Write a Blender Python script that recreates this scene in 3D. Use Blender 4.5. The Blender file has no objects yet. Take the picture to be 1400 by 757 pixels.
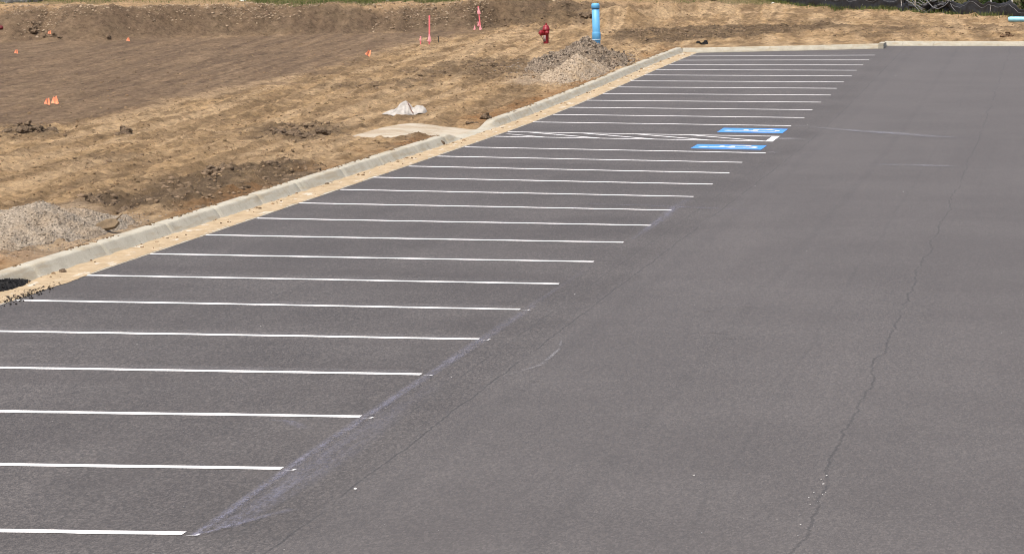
import bpy, bmesh, math, random
import numpy as np
from mathutils import Vector, Matrix
rng = np.random.default_rng(11); random.seed(11)
S = bpy.context.scene
COL = S.collection

# ------------------------------------------------------------------ camera facts (metres, z up)
FPX, CAM = 4521.43, np.array([5.6158, -20.7404, 3.8192])
YAW, PITCH, ROLL = 0.16448898, 0.09904520, 0.0037277
fw = np.array([-math.sin(YAW)*math.cos(PITCH), math.cos(YAW)*math.cos(PITCH), -math.sin(PITCH)])
rt = np.array([math.cos(YAW), math.sin(YAW), 0.0]); up = np.cross(rt, fw)
rt, up = rt*math.cos(ROLL)+up*math.sin(ROLL), up*math.cos(ROLL)-rt*math.sin(ROLL)

# ------------------------------------------------------------------ noise
_P = rng.permutation(256); _P = np.concatenate([_P, _P, _P])
_G = rng.normal(size=(256, 2)); _G /= np.linalg.norm(_G, axis=1)[:, None]
def pnoise(x, y):
    x = np.asarray(x, float); y = np.asarray(y, float)
    xi = np.floor(x).astype(int); yi = np.floor(y).astype(int)
    fx = x-xi; fy = y-yi; xi &= 255; yi &= 255
    def g(ix, iy, dx, dy):
        k = _P[_P[ix & 255]+(iy & 255)]
        v = _G[k]; return v[..., 0]*dx+v[..., 1]*dy
    u = fx*fx*fx*(fx*(fx*6-15)+10); w = fy*fy*fy*(fy*(fy*6-15)+10)
    a = g(xi, yi, fx, fy); b = g(xi+1, yi, fx-1, fy); c = g(xi, yi+1, fx, fy-1); d = g(xi+1, yi+1, fx-1, fy-1)
    return (a*(1-u)+b*u)*(1-w)+(c*(1-u)+d*u)*w
def fbm(x, y, o=4, lac=2.1, gain=.5):
    s = 0; a = 1
    for i in range(o):
        s = s+a*pnoise(np.asarray(x)+17.3*i, np.asarray(y)-9.1*i); x = np.asarray(x)*lac; y = np.asarray(y)*lac; a *= gain
    return s
def sstep(a, b, x):
    t = np.clip((np.asarray(x, float)-a)/(b-a), 0, 1); return t*t*(3-2*t)

# ------------------------------------------------------------------ ground heights
KN = np.linspace(0, 85, 8); HK = KN[1]
KZ = np.array([0, .00598, -.00023, .00344, .06949, .2646, .50314, .74558])
KD = np.array([-.0967, -.0295, .0046, .0341, .0138, -.0238, -.0392, -.1202])
def _spl(k, y):
    A = np.zeros((8, 8)); b = np.zeros(8); A[0, 0] = A[-1, -1] = 1
    for i in range(1, 7):
        A[i, i-1] = A[i, i+1] = 1; A[i, i] = 4; b[i] = 6*(k[i-1]-2*k[i]+k[i+1])/HK**2
    m = np.linalg.solve(A, b)
    i = np.clip((y/HK).astype(int), 0, 6); t = y-KN[i]; u = KN[i+1]-y
    return m[i]*u**3/(6*HK)+m[i+1]*t**3/(6*HK)+(k[i]/HK-m[i]*HK/6)*u+(k[i+1]/HK-m[i+1]*HK/6)*t
def zroad(x, y):
    x = np.asarray(x, float); y = np.asarray(y, float)
    yc = np.clip(y, 0, 85)
    z = _spl(KZ, yc)+.02*np.clip(y-85, 0, 50)
    return z+_spl(KD, yc)*np.clip(-x/5.6, 0, 1)
def ramp(y):                                   # 1 = full kerb, 0 = dropped for the ramp
    y = np.asarray(y, float)
    return np.maximum(1-sstep(42.5, 43.9, y), sstep(46.5, 48.1, y))
RIM = np.array([(-300, 70), (-60, 78), (-40, 82.5), (-27.2, 86.8), (-23.2, 90.7), (-18.7, 93.8), (-15.7, 97.4), (-13.0, 101.5), (-10.0, 107), (0, 130), (60, 260)], float)
def rim_y(x): return np.interp(x, RIM[:, 0], RIM[:, 1])
def zsoil(x, y):
    x = np.asarray(x, float); y = np.asarray(y, float)
    z = zroad(x, y)
    away = sstep(6.3, 12., -x)
    lip = np.maximum(ramp(y), sstep(6.35, 7.7, -x))*.135
    beyond = sstep(83.5, 86, y)*(1-sstep(7., 10., -x))
    z = z+lip*(1-away)*(1-beyond)+.13*beyond*(1-.6*sstep(90, 105, y))
    # cut bank along the far side of the pit
    wob = 1.3*pnoise(x*.35, 3.1+0*x)+.7*pnoise(x*1.1, 7.7+0*x)
    s = (y-rim_y(x)-wob)/1.25
    h = np.interp(x, [-300, -30, -18, -13, -8.5, -5.5], [1.15, 1.12, .93, .80, .25, 0])
    z = z+h*sstep(-.1, 2.3, s)
    plate = 1.77+.0*x
    z = np.where(s > 1.6, np.where(z > plate, plate, z), z)
    z = np.minimum(z, plate+.0)
    # spoil mounds at the end of the bank
    for (mx, my, a, b, hh, r) in MOUNDS:
        dx, dy = x-mx, y-my; c, q = math.cos(r), math.sin(r)
        e = ((dx*c+dy*q)/a)**2+((-dx*q+dy*c)/b)**2
        z = z+hh*np.exp(-e*1.3)*(1+.35*fbm(x*1.3, y*1.3, 3))
    return z
MOUNDS = []
def at(u, v, dz=0., fn=None):
    """the ground point seen at this place of the photograph"""
    fn = fn or zsoil
    d = fw+rt*(u-700)/FPX-up*(v-378.5)/FPX
    ts = np.arange(10, 320, .25); Q = CAM+ts[:, None]*d
    g = fn(Q[:, 0], Q[:, 1])+dz-Q[:, 2]
    k = np.argmax(g > 0)
    if g[k] <= 0: return Vector(Q[-1])
    a, b = ts[max(k-1, 0)], ts[k]
    for _ in range(30):
        m = (a+b)/2; P = CAM+m*d
        if float(fn(P[0], P[1]))+dz > P[2]: b = m
        else: a = m
    return Vector(CAM+b*d)
MOUNDS = [(-13.4, 101.6, 2.6, 1.7, .50, .5), (-10.9, 103.0, 1.5, 1.3, .50, .3)]
def gz(x, y): return float(zsoil(x, y))

# ------------------------------------------------------------------ object helpers
def link(o, parent=None):
    COL.objects.link(o)
    if parent is not None: o.parent = parent
    return o
def mesh_obj(name, V, F, mat, parent=None, smooth=True, attrs=None, loc=None):
    me = bpy.data.meshes.new(name)
    V = np.asarray(V, float)
    if isinstance(F, np.ndarray):
        n = len(V); k = F.shape[1]
        me.vertices.add(n); me.vertices.foreach_set('co', V.astype(np.float32).ravel())
        me.loops.add(F.size); me.loops.foreach_set('vertex_index', F.astype(np.int32).ravel())
        me.polygons.add(len(F)); me.polygons.foreach_set('loop_start', np.arange(0, F.size, k, dtype=np.int32))
        me.update(calc_edges=True); me.validate()
    else:
        me.from_pydata([tuple(v) for v in V], [], F)
    if smooth: me.polygons.foreach_set('use_smooth', [True]*len(me.polygons))
    for an, (kind, data) in (attrs or {}).items():
        if kind == 'c':
            a = me.color_attributes.new(an, 'FLOAT_COLOR', 'POINT'); d = np.ones((len(V), 4), np.float32); d[:, :3] = data
            a.data.foreach_set('color', d.ravel())
        else:
            a = me.attributes.new(an, 'FLOAT', 'POINT'); a.data.foreach_set('value', np.asarray(data, np.float32))
    me.materials.append(mat); me.update()
    o = bpy.data.objects.new(name, me)
    if loc is not None: o.location = loc
    return link(o, parent)
def bm_obj(name, bm, mat, parent=None, smooth=True):
    me = bpy.data.meshes.new(name); bm.normal_update(); bm.to_mesh(me); bm.free()
    if smooth: me.polygons.foreach_set('use_smooth', [True]*len(me.polygons))
    me.materials.append(mat)
    return link(bpy.data.objects.new(name, me), parent)
def tag(o, label=None, cat=None, group=None, kind=None):
    if label: o['label'] = label
    if cat: o['category'] = cat
    if group: o['group'] = group
    if kind: o['kind'] = kind
    return o
def empty(name, loc, rz=0.):
    o = bpy.data.objects.new(name, None); o.location = loc; o.rotation_euler[2] = rz; o.empty_display_size = .2
    return link(o)
def grid_faces(nx, ny):                         # vertex index = i*ny + j
    i, j = np.meshgrid(np.arange(nx-1), np.arange(ny-1), indexing='ij')
    a = (i*ny+j).ravel()
    return np.stack([a, a+ny, a+ny+1, a+1], 1)
def lathe(bm, prof, seg=20, axis=Vector((0, 0, 1)), org=Vector((0, 0, 0)), cap=True):
    q = Vector((0, 0, 1)).rotation_difference(axis)
    rings = []
    for r, h in prof:
        rings.append([bm.verts.new(org+q@Vector((r*math.cos(2*math.pi*k/seg), r*math.sin(2*math.pi*k/seg), h))) for k in range(seg)])
    for A, B in zip(rings, rings[1:]):
        for k in range(seg): bm.faces.new((A[k], A[(k+1) % seg], B[(k+1) % seg], B[k]))
    if cap:
        bm.faces.new(rings[0][::-1]); bm.faces.new(rings[-1])
def tube(bm, pts, r, seg=6):
    rings = []
    pts = [Vector(p) for p in pts]
    for i, p in enumerate(pts):
        d = (pts[min(i+1, len(pts)-1)]-pts[max(i-1, 0)]).normalized()
        q = Vector((0, 0, 1)).rotation_difference(d)
        rr = r[i] if isinstance(r, (list, tuple)) else r
        rings.append([bm.verts.new(p+q@Vector((rr*math.cos(2*math.pi*k/seg), rr*math.sin(2*math.pi*k/seg), 0))) for k in range(seg)])
    for A, B in zip(rings, rings[1:]):
        for k in range(seg): bm.faces.new((A[k], A[(k+1) % seg], B[(k+1) % seg], B[k]))
    bm.faces.new(rings[0][::-1]); bm.faces.new(rings[-1])
def box(bm, c, s, rot=None):
    m = Matrix.Translation(Vector(c))
    if rot is not None: m = m @ rot.to_4x4()
    m = m @ Matrix.Diagonal((*s, 1))
    return bmesh.ops.create_cube(bm, size=1, matrix=m)['verts']

# ------------------------------------------------------------------ materials
class NT:
    def __init__(s, name, rough=.9, spec=.3):
        s.m = bpy.data.materials.new(name); s.m.use_nodes = True
        s.t = s.m.node_tree; s.b = s.t.nodes['Principled BSDF']
        s.b.inputs['Roughness'].default_value = rough; s.b.inputs['Specular IOR Level'].default_value = spec
    def n(s, typ, **kw):
        o = s.t.nodes.new(typ)
        for k, v in kw.items():
            if k.startswith('i_'): 
                key = k[2:]; key = int(key) if key.isdigit() else key.replace('_', ' ')
                s.put(o.inputs[key], v)
            else: setattr(o, k, v)
        return o
    def put(s, sock, v):
        if isinstance(v, bpy.types.NodeSocket): s.t.links.new(v, sock)
        elif isinstance(v, (tuple, list)): sock.default_value = (*v, 1) if len(v) == 3 and sock.type == 'RGBA' else v
        else: sock.default_value = v
    def coord(s): 
        if not hasattr(s, '_c'): s._c = s.n('ShaderNodeTexCoord').outputs['Object']
        return s._c
    def pos(s):
        if not hasattr(s, '_p'): s._p = s.n('ShaderNodeNewGeometry').outputs['Position']
        return s._p
    def math(s, op, a, b=0., c=0., clamp=False):
        o = s.n('ShaderNodeMath', operation=op, use_clamp=clamp); s.put(o.inputs[0], a); s.put(o.inputs[1], b); s.put(o.inputs[2], c); return o.outputs[0]
    def noise(s, scale, detail=4, rough=.55, vec=None, dim='3D', dist=0.):
        o = s.n('ShaderNodeTexNoise', noise_dimensions=dim)
        s.put(o.inputs['Scale'], scale); s.put(o.inputs['Detail'], detail); s.put(o.inputs['Roughness'], rough); s.put(o.inputs['Distortion'], dist)
        s.t.links.new(vec if vec is not None else s.pos(), o.inputs['Vector']); return o.outputs['Fac']
    def scaled(s, sc, vec=None):
        o = s.n('ShaderNodeMapping'); s.t.links.new(vec if vec is not None else s.pos(), o.inputs['Vector']); o.inputs['Scale'].default_value = sc; return o.outputs[0]
    def mix(s, f, a, b, mode='MIX'):
        o = s.n('ShaderNodeMix', data_type='RGBA', blend_type=mode)
        s.put(o.inputs['Factor'], f); s.put(o.inputs['A'] if False else o.inputs[6], a); s.put(o.inputs[7], b); return o.outputs[2]
    def ss(s, v, a, b, lo=0., hi=1.):
        o = s.n('ShaderNodeMapRange', interpolation_type='SMOOTHSTEP'); s.put(o.inputs[0], v)
        for k, q in zip((1, 2, 3, 4), (a, b, lo, hi)): s.put(o.inputs[k], q)
        return o.outputs[0]
    def attr(s, name): 
        return s.n('ShaderNodeAttribute', attribute_name=name)
    def bump(s, h, dist=.01, strength=1.):
        o = s.n('ShaderNodeBump'); s.put(o.inputs['Height'], h); s.put(o.inputs['Distance'], dist); s.put(o.inputs['Strength'], strength)
        s.t.links.new(o.outputs[0], s.b.inputs['Normal'])
    def color(s, v): s.put(s.b.inputs['Base Color'], v)
    def alpha(s, v): s.put(s.b.inputs['Alpha'], v)

def simple(name, col, rough=.8, var=.25, scale=12., spec=.3, bump=0.):
    m = NT(name, rough, spec)
    f = m.noise(scale, 5, .6, m.coord())
    m.color(m.mix(m.ss(f, .3, .7), tuple(c*(1-var) for c in col), tuple(min(1, c*(1+var)) for c in col)))
    if bump: m.bump(f, bump)
    return m.m

def asphalt_mat():
    m = NT('asphalt', .86, .5)
    sep = m.n('ShaderNodeSeparateXYZ'); m.t.links.new(m.pos(), sep.inputs[0]); X, Y = sep.outputs[0], sep.outputs[1]
    big = m.noise(.35, 3, .5); mid = m.noise(2.2, 4, .6); lane = m.noise(1.1, 3, .55, m.scaled((1.3, .06, 1)))
    g1 = m.noise(70, 3, .75); g2 = m.noise(24, 3, .7)
    c = m.mix(m.ss(big, .35, .65), A_DK, A_LT)
    c = m.mix(m.math('MULTIPLY', m.ss(lane, .45, .7), .35), c, tuple(k*1.18 for k in A_LT))
    c = m.mix(m.math('MULTIPLY', m.ss(mid, .5, .72), .3), c, tuple(k*.86 for k in A_DK))
    grain = m.math('ADD', m.math('MULTIPLY', g1, .62), m.math('MULTIPLY', g2, .38))
    vg = m.n('ShaderNodeTexVoronoi', feature='F1'); m.t.links.new(m.scaled((70, 21, 60)), vg.inputs['Vector']); vg.inputs['Scale'].default_value = 1.
    hg = m.n('ShaderNodeSeparateColor'); m.t.links.new(vg.outputs['Color'], hg.inputs[0])
    gv = m.math('MULTIPLY', m.ss(grain, .34, .66, .66, 1.34), m.math('MULTIPLY_ADD', m.math('POWER', hg.outputs[0], 1.6), .62, .76))
    cc = m.n('ShaderNodeMix', data_type='RGBA', blend_type='MULTIPLY'); cc.inputs[0].default_value = 1.
    m.t.links.new(c, cc.inputs[6]); gx = m.n('ShaderNodeCombineColor')
    for k in range(3): m.t.links.new(gv, gx.inputs[k])
    m.t.links.new(gx.outputs[0], cc.inputs[7]); c = cc.outputs[2]
    c = m.mix(m.math('MULTIPLY', m.ss(m.math('ADD', X, m.math('MULTIPLY', m.noise(.5, 3), .5)), .75, 1.15), .30), c, (.112, .102, .096))
    c = m.mix(m.math('MULTIPLY', m.ss(Y, 18., 75.), .22), c, (.118, .108, .099))  # grazing sheen of the far asphalt put into its colour
    bay = m.noise(1, 3, .5, m.scaled((.12, .9, 1))); c = m.mix(m.math('MULTIPLY', m.math('MULTIPLY', m.ss(bay, .5, .7), m.ss(X, .2, -.3)), .35), c, (.056, .048, .043))
    # exposed light stones
    vo = m.n('ShaderNodeTexVoronoi', feature='F1'); m.t.links.new(m.pos(), vo.inputs['Vector']); vo.inputs['Scale'].default_value = 9.
    hs = m.n('ShaderNodeSeparateColor'); m.t.links.new(vo.outputs['Color'], hs.inputs[0])
    spk = m.math('MULTIPLY', m.math('LESS_THAN', vo.outputs['Distance'], m.math('MULTIPLY', m.math('SUBTRACT', hs.outputs[0], .92), .9)), 1.)
    c = m.mix(m.math('MULTIPLY', spk, .8), c, (.42, .40, .37))
    # paving seams and cracks running the length of the lot
    hts = grain
    for (x0, amp, w, st, fq) in ((.70, .045, .0090, .55, .6), (3.98, .17, .0110, .46, .34), (-2.9, .06, .010, .35, .4), (2.35, .05, .06, .10, .3), (1.0, .05, .10, .09, .2), (.36, .03, .012, .25, .5), (6.9, .06, .008, .5, .4), (3.25, .10, .02, .12, .22)):
        wob = m.n('ShaderNodeTexNoise', noise_dimensions='1D'); m.put(wob.inputs['W'], m.math('MULTIPLY_ADD', Y, 1., x0*31)); wob.inputs['Scale'].default_value = fq; wob.inputs['Detail'].default_value = 8; wob.inputs['Roughness'].default_value = .70
        d = m.math('ABSOLUTE', m.math('SUBTRACT', m.math('SUBTRACT', X, x0), m.math('MULTIPLY', m.math('SUBTRACT', wob.outputs['Fac'], .5), amp*2)))
        gap = m.n('ShaderNodeTexNoise', noise_dimensions='1D'); m.put(gap.inputs['W'], m.math('MULTIPLY_ADD', Y, 1., x0*57+9)); gap.inputs['Scale'].default_value = .45; gap.inputs['Detail'].default_value = 5
        k = m.math('MULTIPLY', m.ss(d, w*.5, w*1.5, 1., 0.), m.ss(gap.outputs['Fac'], .30, .48, .30, 1.))
        if w < .03:
            halo = m.math('MULTIPLY', m.ss(d, w, w*5, 1., 0.), m.ss(m.noise(22, 2), .5, .66, 0, .28*st))
            c = m.mix(halo, c, (.25, .24, .225))
        c = m.mix(m.math('MULTIPLY', k, st), c, (.022, .021, .02))
    # rubber scuffs across the lane
    sc = m.noise(1, 2, .5, m.scaled((.55, 4.5, 1))); sm = m.math('MULTIPLY', m.ss(sc, .70, .78), m.ss(m.noise(.22, 1), .48, .62))
    c = m.mix(m.math('MULTIPLY', sm, .30), c, (.04, .038, .036))
    m.color(c)
    m.put(m.b.inputs['Roughness'], m.ss(g1, .3, .7, .62, .88))
    m.bump(m.math('ADD', m.math('MULTIPLY', g1, .6), m.math('MULTIPLY', m.noise(45, 2), .6)), .012, .7)
    return m.m
A_DK, A_LT = (.0655, .0580, .0525), (.0825, .0740, .0675)

def soil_mat():
    m = NT('bare_soil', .95, .12)
    a = m.attr('soil')
    f1 = m.noise(9, 6, .68); f2 = m.noise(42, 4, .7); f3 = m.noise(2.6, 5, .7)
    f4 = m.noise(1.1, 6, .72, m.scaled((1, .8, 1))); f5 = m.noise(5, 4, .75, m.scaled((1, .75, 1)))
    v = m.math('ADD', m.math('MULTIPLY', f1, .30), m.math('ADD', m.math('MULTIPLY', f2, .12), m.math('ADD', m.math('MULTIPLY', f3, .18), m.math('ADD', m.math('MULTIPLY', f4, .12), m.math('MULTIPLY', f5, .28)))))
    gv = m.ss(v, .36, .64, .50, 1.42)
    o = m.n('ShaderNodeVectorMath', operation='SCALE'); m.t.links.new(a.outputs['Color'], o.inputs[0]); m.t.links.new(gv, o.inputs['Scale'])
    c = o.outputs[0]
    vo = m.n('ShaderNodeTexVoronoi', feature='F1'); m.t.links.new(m.pos(), vo.inputs['Vector']); vo.inputs['Scale'].default_value = 7.
    hs = m.n('ShaderNodeSeparateColor'); m.t.links.new(vo.outputs['Color'], hs.inputs[0])
    c = m.mix(m.math('MULTIPLY', m.math('LESS_THAN', vo.outputs['Distance'], m.math('MULTIPLY', m.math('SUBTRACT', hs.outputs[0], .62), .7)), .7), c, (.09, .062, .038))
    c = m.mix(m.math('MULTIPLY', m.math('LESS_THAN', vo.outputs['Distance'], m.math('MULTIPLY', m.math('SUBTRACT', hs.outputs[1], .86), .9)), .7), c, (.46, .36, .24))
    m.color(c)
    m.bump(m.math('ADD', m.math('MULTIPLY', f1, .7), m.math('MULTIPLY', f2, .5)), .16, .9)
    return m.m

def stone_mat(name, cols, fine=60., bump=.02, rough=.9, cell=28.):
    """a heap or lump whose every stone takes its own tone"""
    m = NT(name, rough, .2)
    vo = m.n('ShaderNodeTexVoronoi', feature='F1'); m.t.links.new(m.coord(), vo.inputs['Vector']); vo.inputs['Scale'].default_value = cell
    hs = m.n('ShaderNodeSeparateColor'); m.t.links.new(vo.outputs['Color'], hs.inputs[0])
    c = m.mix(hs.outputs[0], cols[0], cols[1])
    if len(cols) > 2: c = m.mix(m.ss(m.noise(1.6, 4, .6, m.coord()), .45, .7), c, cols[2])
    f = m.noise(fine, 4, .65, m.coord())
    c = m.mix(m.ss(f, .35, .7, .55, 0.), c, tuple(k*.45 for k in cols[0]))
    m.color(c)
    m.bump(m.math('SUBTRACT', m.math('MULTIPLY', f, .6), vo.outputs['Distance']), bump, .8)
    return m.m
def lump_mat(name, a, b, scale=6.):
    """scatter of loose pieces: tone by attribute 'tone'"""
    m = NT(name, .95, .15)
    t = m.attr('tone').outputs['Fac']
    f = m.noise(scale*6, 4, .6)
    m.color(m.mix(m.math('ADD', m.math('MULTIPLY', t, .75), m.math('MULTIPLY', f, .25)), a, b))
    m.bump(f, .03, .7)
    return m.m

def concrete_mat():
    m = NT('kerb_concrete', .85, .25)
    f = m.noise(3.2, 5, .6); g = m.noise(70, 3, .6); st = m.noise(1, 4, .6, m.scaled((3, 1.2, 14)))
    c = m.mix(m.ss(f, .3, .7), (.395, .37, .295), (.50, .47, .378))
    c = m.mix(m.ss(g, .35, .7, .35, 0.), c, (.20, .185, .15))
    c = m.mix(m.ss(st, .46, .70, 0., .7), c, (.33, .275, .185))
    dk = m.noise(1, 4, .7, m.scaled((10, 5, 1.5))); c = m.mix(m.ss(dk, .58, .72, 0., .5), c, (.19, .175, .14))
    m.color(c); m.bump(g, .006, .5); return m.m
def sand_mat():
    m = NT('washed_sand', .95, .1)
    f = m.noise(5, 5, .6); g = m.noise(60, 3, .7)
    c = m.mix(m.ss(f, .3, .7), (.345, .268, .168), (.47, .375, .25))
    c = m.mix(m.ss(g, .42, .72, 0., .5), c, (.30, .21, .115))
    k = m.noise(2.2, 4, .65, m.scaled((3, .7, 1)))
    c = m.mix(m.ss(k, .57, .66, 0., .75), c, (.55, .52, .44))
    m.color(c); m.bump(g, .012, .6); return m.m
def paint_mat(name, col, wear=.5, edge=.0):
    m = NT(name, .6, .4)
    g = m.noise(150, 3, .7); f = m.noise(6, 4, .6)
    v = m.math('ADD', m.math('MULTIPLY', g, .7), m.math('MULTIPLY', f, .3))
    m.color(m.mix(m.ss(f, .3, .7), tuple(k*.93 for k in col), col))
    m.alpha(m.ss(v, wear-.24, wear-.12))
    m.bump(g, .003, .4)
    return m.m
def dust_mat(name, col, dens=.5, sx=1., sy=1.):
    m = NT(name, .95, .1)
    w = m.attr('cover').outputs['Fac']
    g = m.noise(70, 3, .75); f = m.noise(1, 5, .7, m.scaled((9*sx, .9*sy, 1)))
    h = m.noise(24, 3, .75)
    v = m.math('ADD', m.math('MULTIPLY', g, .35), m.math('ADD', m.math('MULTIPLY', f, .35), m.math('MULTIPLY', h, .30)))
    m.color(col); m.alpha(m.math('MULTIPLY', m.math('MULTIPLY', w, m.ss(v, .42, .62)), dens))
    return m.m
def leaf_mat(name, a, b):
    m = NT(name, .6, .3)
    t = m.attr('tone').outputs['Fac']
    m.color(m.mix(t, a, b))
    tr = m.n('ShaderNodeBsdfTranslucent'); m.put(tr.inputs[0], tuple(k*1.2 for k in b))
    mx = m.n('ShaderNodeMixShader'); mx.inputs[0].default_value = .25
    m.t.links.new(m.b.outputs[0], mx.inputs[1]); m.t.links.new(tr.outputs[0], mx.inputs[2])
    m.t.links.new(mx.outputs[0], m.t.nodes['Material Output'].inputs[0]); return m.m

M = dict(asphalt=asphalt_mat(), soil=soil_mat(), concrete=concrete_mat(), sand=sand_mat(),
    white=paint_mat('white_line_paint', (.84, .83, .81), .31), blue=paint_mat('blue_marking_paint', (.075, .28, .80), .40), symbol=paint_mat('white_symbol_paint', (.80, .82, .84), .42),
    faint=dust_mat('chalk_dust', (.36, .37, .50), .50), pale=dust_mat('pale_overspray', (.42, .42, .44), .55, .3, 3.),
    hazy=dust_mat('hazy_chalk', (.33, .35, .41), .45, .5, 2.),
    scuff=dust_mat('rubber_scuff', (.02, .019, .018), .8),
    gravel=stone_mat('crushed_stone', [(.27, .228, .172), (.48, .41, .32), (.36, .285, .20)], 60, .02, cell=34),
    spoil=stone_mat('grey_spoil', [(.19, .15, .11), (.45, .37, .28), (.31, .24, .168)], 30, .04, cell=22),
    tangravel=stone_mat('tan_stone_fines', [(.37, .295, .21), (.56, .46, .345), (.44, .335, .215)], 50, .02, cell=28),
    clod=stone_mat('dark_clod', [(.125, .089, .057), (.24, .174, .112)], 26, .04, cell=20),
    redclod=stone_mat('brown_clod', [(.14, .085, .046), (.27, .175, .10)], 18, .05, cell=12),
    black=stone_mat('black_asphalt_crumb', [(.012, .012, .012), (.032, .031, .031)], 40, .03, cell=20),
    stone=lump_mat('loose_stone', (.17, .122, .080), (.50, .39, .265)), tancrumb=lump_mat('tan_crumb', (.085, .058, .034), (.40, .285, .165)), crumb=lump_mat('soil_crumb', (.10, .071, .045), (.27, .194, .124)),
    blackcrumb=lump_mat('asphalt_crumb', (.012, .012, .012), (.06, .05, .04)), sandcrumb=lump_mat('gutter_crumb', (.10, .068, .04), (.32, .215, .12)),
    lightchip=lump_mat('light_chip', (.35, .34, .32), (.75, .74, .72)),
    pipe=simple('blue_pipe_plastic', (.13, .42, .70), .45, .07, 5, .5), pipepale=simple('pale_blue_pipe_plastic', (.30, .62, .74), .45, .08, 4, .5),
    rim=simple('pale_pipe_rim', (.42, .58, .68), .5, .1), rubber=simple('dark_gasket', (.03, .06, .10), .6),
    red=simple('hydrant_red_paint', (.25, .013, .02), .42, .12, 8, .5), steel=simple('grey_cast_steel', (.30, .22, .20), .6, .25, 10, .5), chain=simple('dark_steel', (.05, .045, .04), .5),
    pink=simple('pink_stake_paint', (.90, .20, .23), .7, .15, 20), pinktape=simple('pink_ribbon', (.95, .38, .40), .5, .15, 9), orange=simple('orange_flag_vinyl', (1., .36, .19), .5, .08, 9),
    wire=simple('flag_wire', (.16, .12, .09), .5), wood=simple('weathered_wood', (.40, .34, .27), .85, .25, 14), bark=simple('bark', (.10, .075, .05), .9, .3, 14, bump=.02), slabwood=simple('muddy_board', (.145, .105, .062), .9, .3, 9, bump=.01),
    sack=simple('white_woven_sack', (.385, .365, .33), .8, .25, 7, bump=.012), sackcrease=simple('sack_crease', (.20, .12, .09), .8),
    fabric=simple('silt_fence_fabric', (.022, .022, .0235), .6, .3, 3.5, .5, .01), cord=simple('grey_cord', (.15, .15, .155), .6), mesh=simple('fence_wire', (.22, .21, .21), .5), post=simple('pale_fence_post', (.55, .52, .48), .8, .2),
    boulder=stone_mat('grey_boulder', [(.22, .215, .205), (.36, .35, .335)], 9, .05, cell=5), whiteblock=simple('white_rock', (.72, .70, .66), .8, .1),
    redplastic=simple('dull_red_plastic', (.12, .012, .014), .6), grass=leaf_mat('grass_blade', (.055, .085, .018), (.15, .165, .05)), leaf=leaf_mat('shrub_leaf', (.022, .045, .010), (.075, .115, .026)), darkleaf=leaf_mat('dark_shrub_leaf', (.014, .028, .008), (.05, .085, .02)),
    pavement=None)
M['pavement'] = (lambda m: (m.color(m.mix(m.ss(m.noise(1.6, 5, .65), .38, .62), m.mix(m.ss(m.noise(30, 3), .35, .7), (.31, .25, .175), (.41, .345, .25)), (.43, .385, .305))), m.bump(m.noise(40, 4), .012, .5), m.m)[-1])(NT('dusty_pavement', .95, .1))

# ------------------------------------------------------------------ sky, sun, camera
w = bpy.data.worlds.new('World'); S.world = w; w.use_nodes = True
nt = w.node_tree; bg = nt.nodes['Background']
sky = nt.nodes.new('ShaderNodeTexSky'); sky.sky_type = 'NISHITA'; sky.sun_disc = False
SUN_EL, SUN_AZ = math.radians(68), math.radians(-158)      # azimuth clockwise from +Y
sky.sun_elevation = SUN_EL; sky.sun_rotation = SUN_AZ; sky.dust_density = 5.; sky.air_density = .75; sky.ozone_density = 1.
bg.inputs['Strength'].default_value = .14
nt.links.new(sky.outputs[0], bg.inputs[0])
sl = bpy.data.lights.new('sun', 'SUN'); sl.energy = 2.2; sl.angle = math.radians(9); sl.color = (1., .93, .83)
so = link(bpy.data.objects.new('sun', sl))
sd = Vector((math.sin(SUN_AZ)*math.cos(SUN_EL), math.cos(SUN_AZ)*math.cos(SUN_EL), math.sin(SUN_EL)))
so.rotation_euler = sd.to_track_quat('Z', 'Y').to_euler(); so.location = (-20, 30, 40)
cd = bpy.data.cameras.new('camera'); cd.sensor_width = 36; cd.lens = FPX/1400*36; cd.clip_start = .5; cd.clip_end = 3000
co = link(bpy.data.objects.new('camera', cd))
mw = Matrix((( *[rt[0], up[0], -fw[0]], CAM[0]), (rt[1], up[1], -fw[1], CAM[1]), (rt[2], up[2], -fw[2], CAM[2]), (0, 0, 0, 1)))
co.matrix_world = mw; S.camera = co
S.cycles.use_denoising = True; S.cycles.filter_width = 1.05
vs = S.view_settings; vs.view_transform = 'Standard'; vs.look = 'None'; vs.exposure = .58; vs.gamma = 1; vs.use_curve_mapping = False

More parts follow.
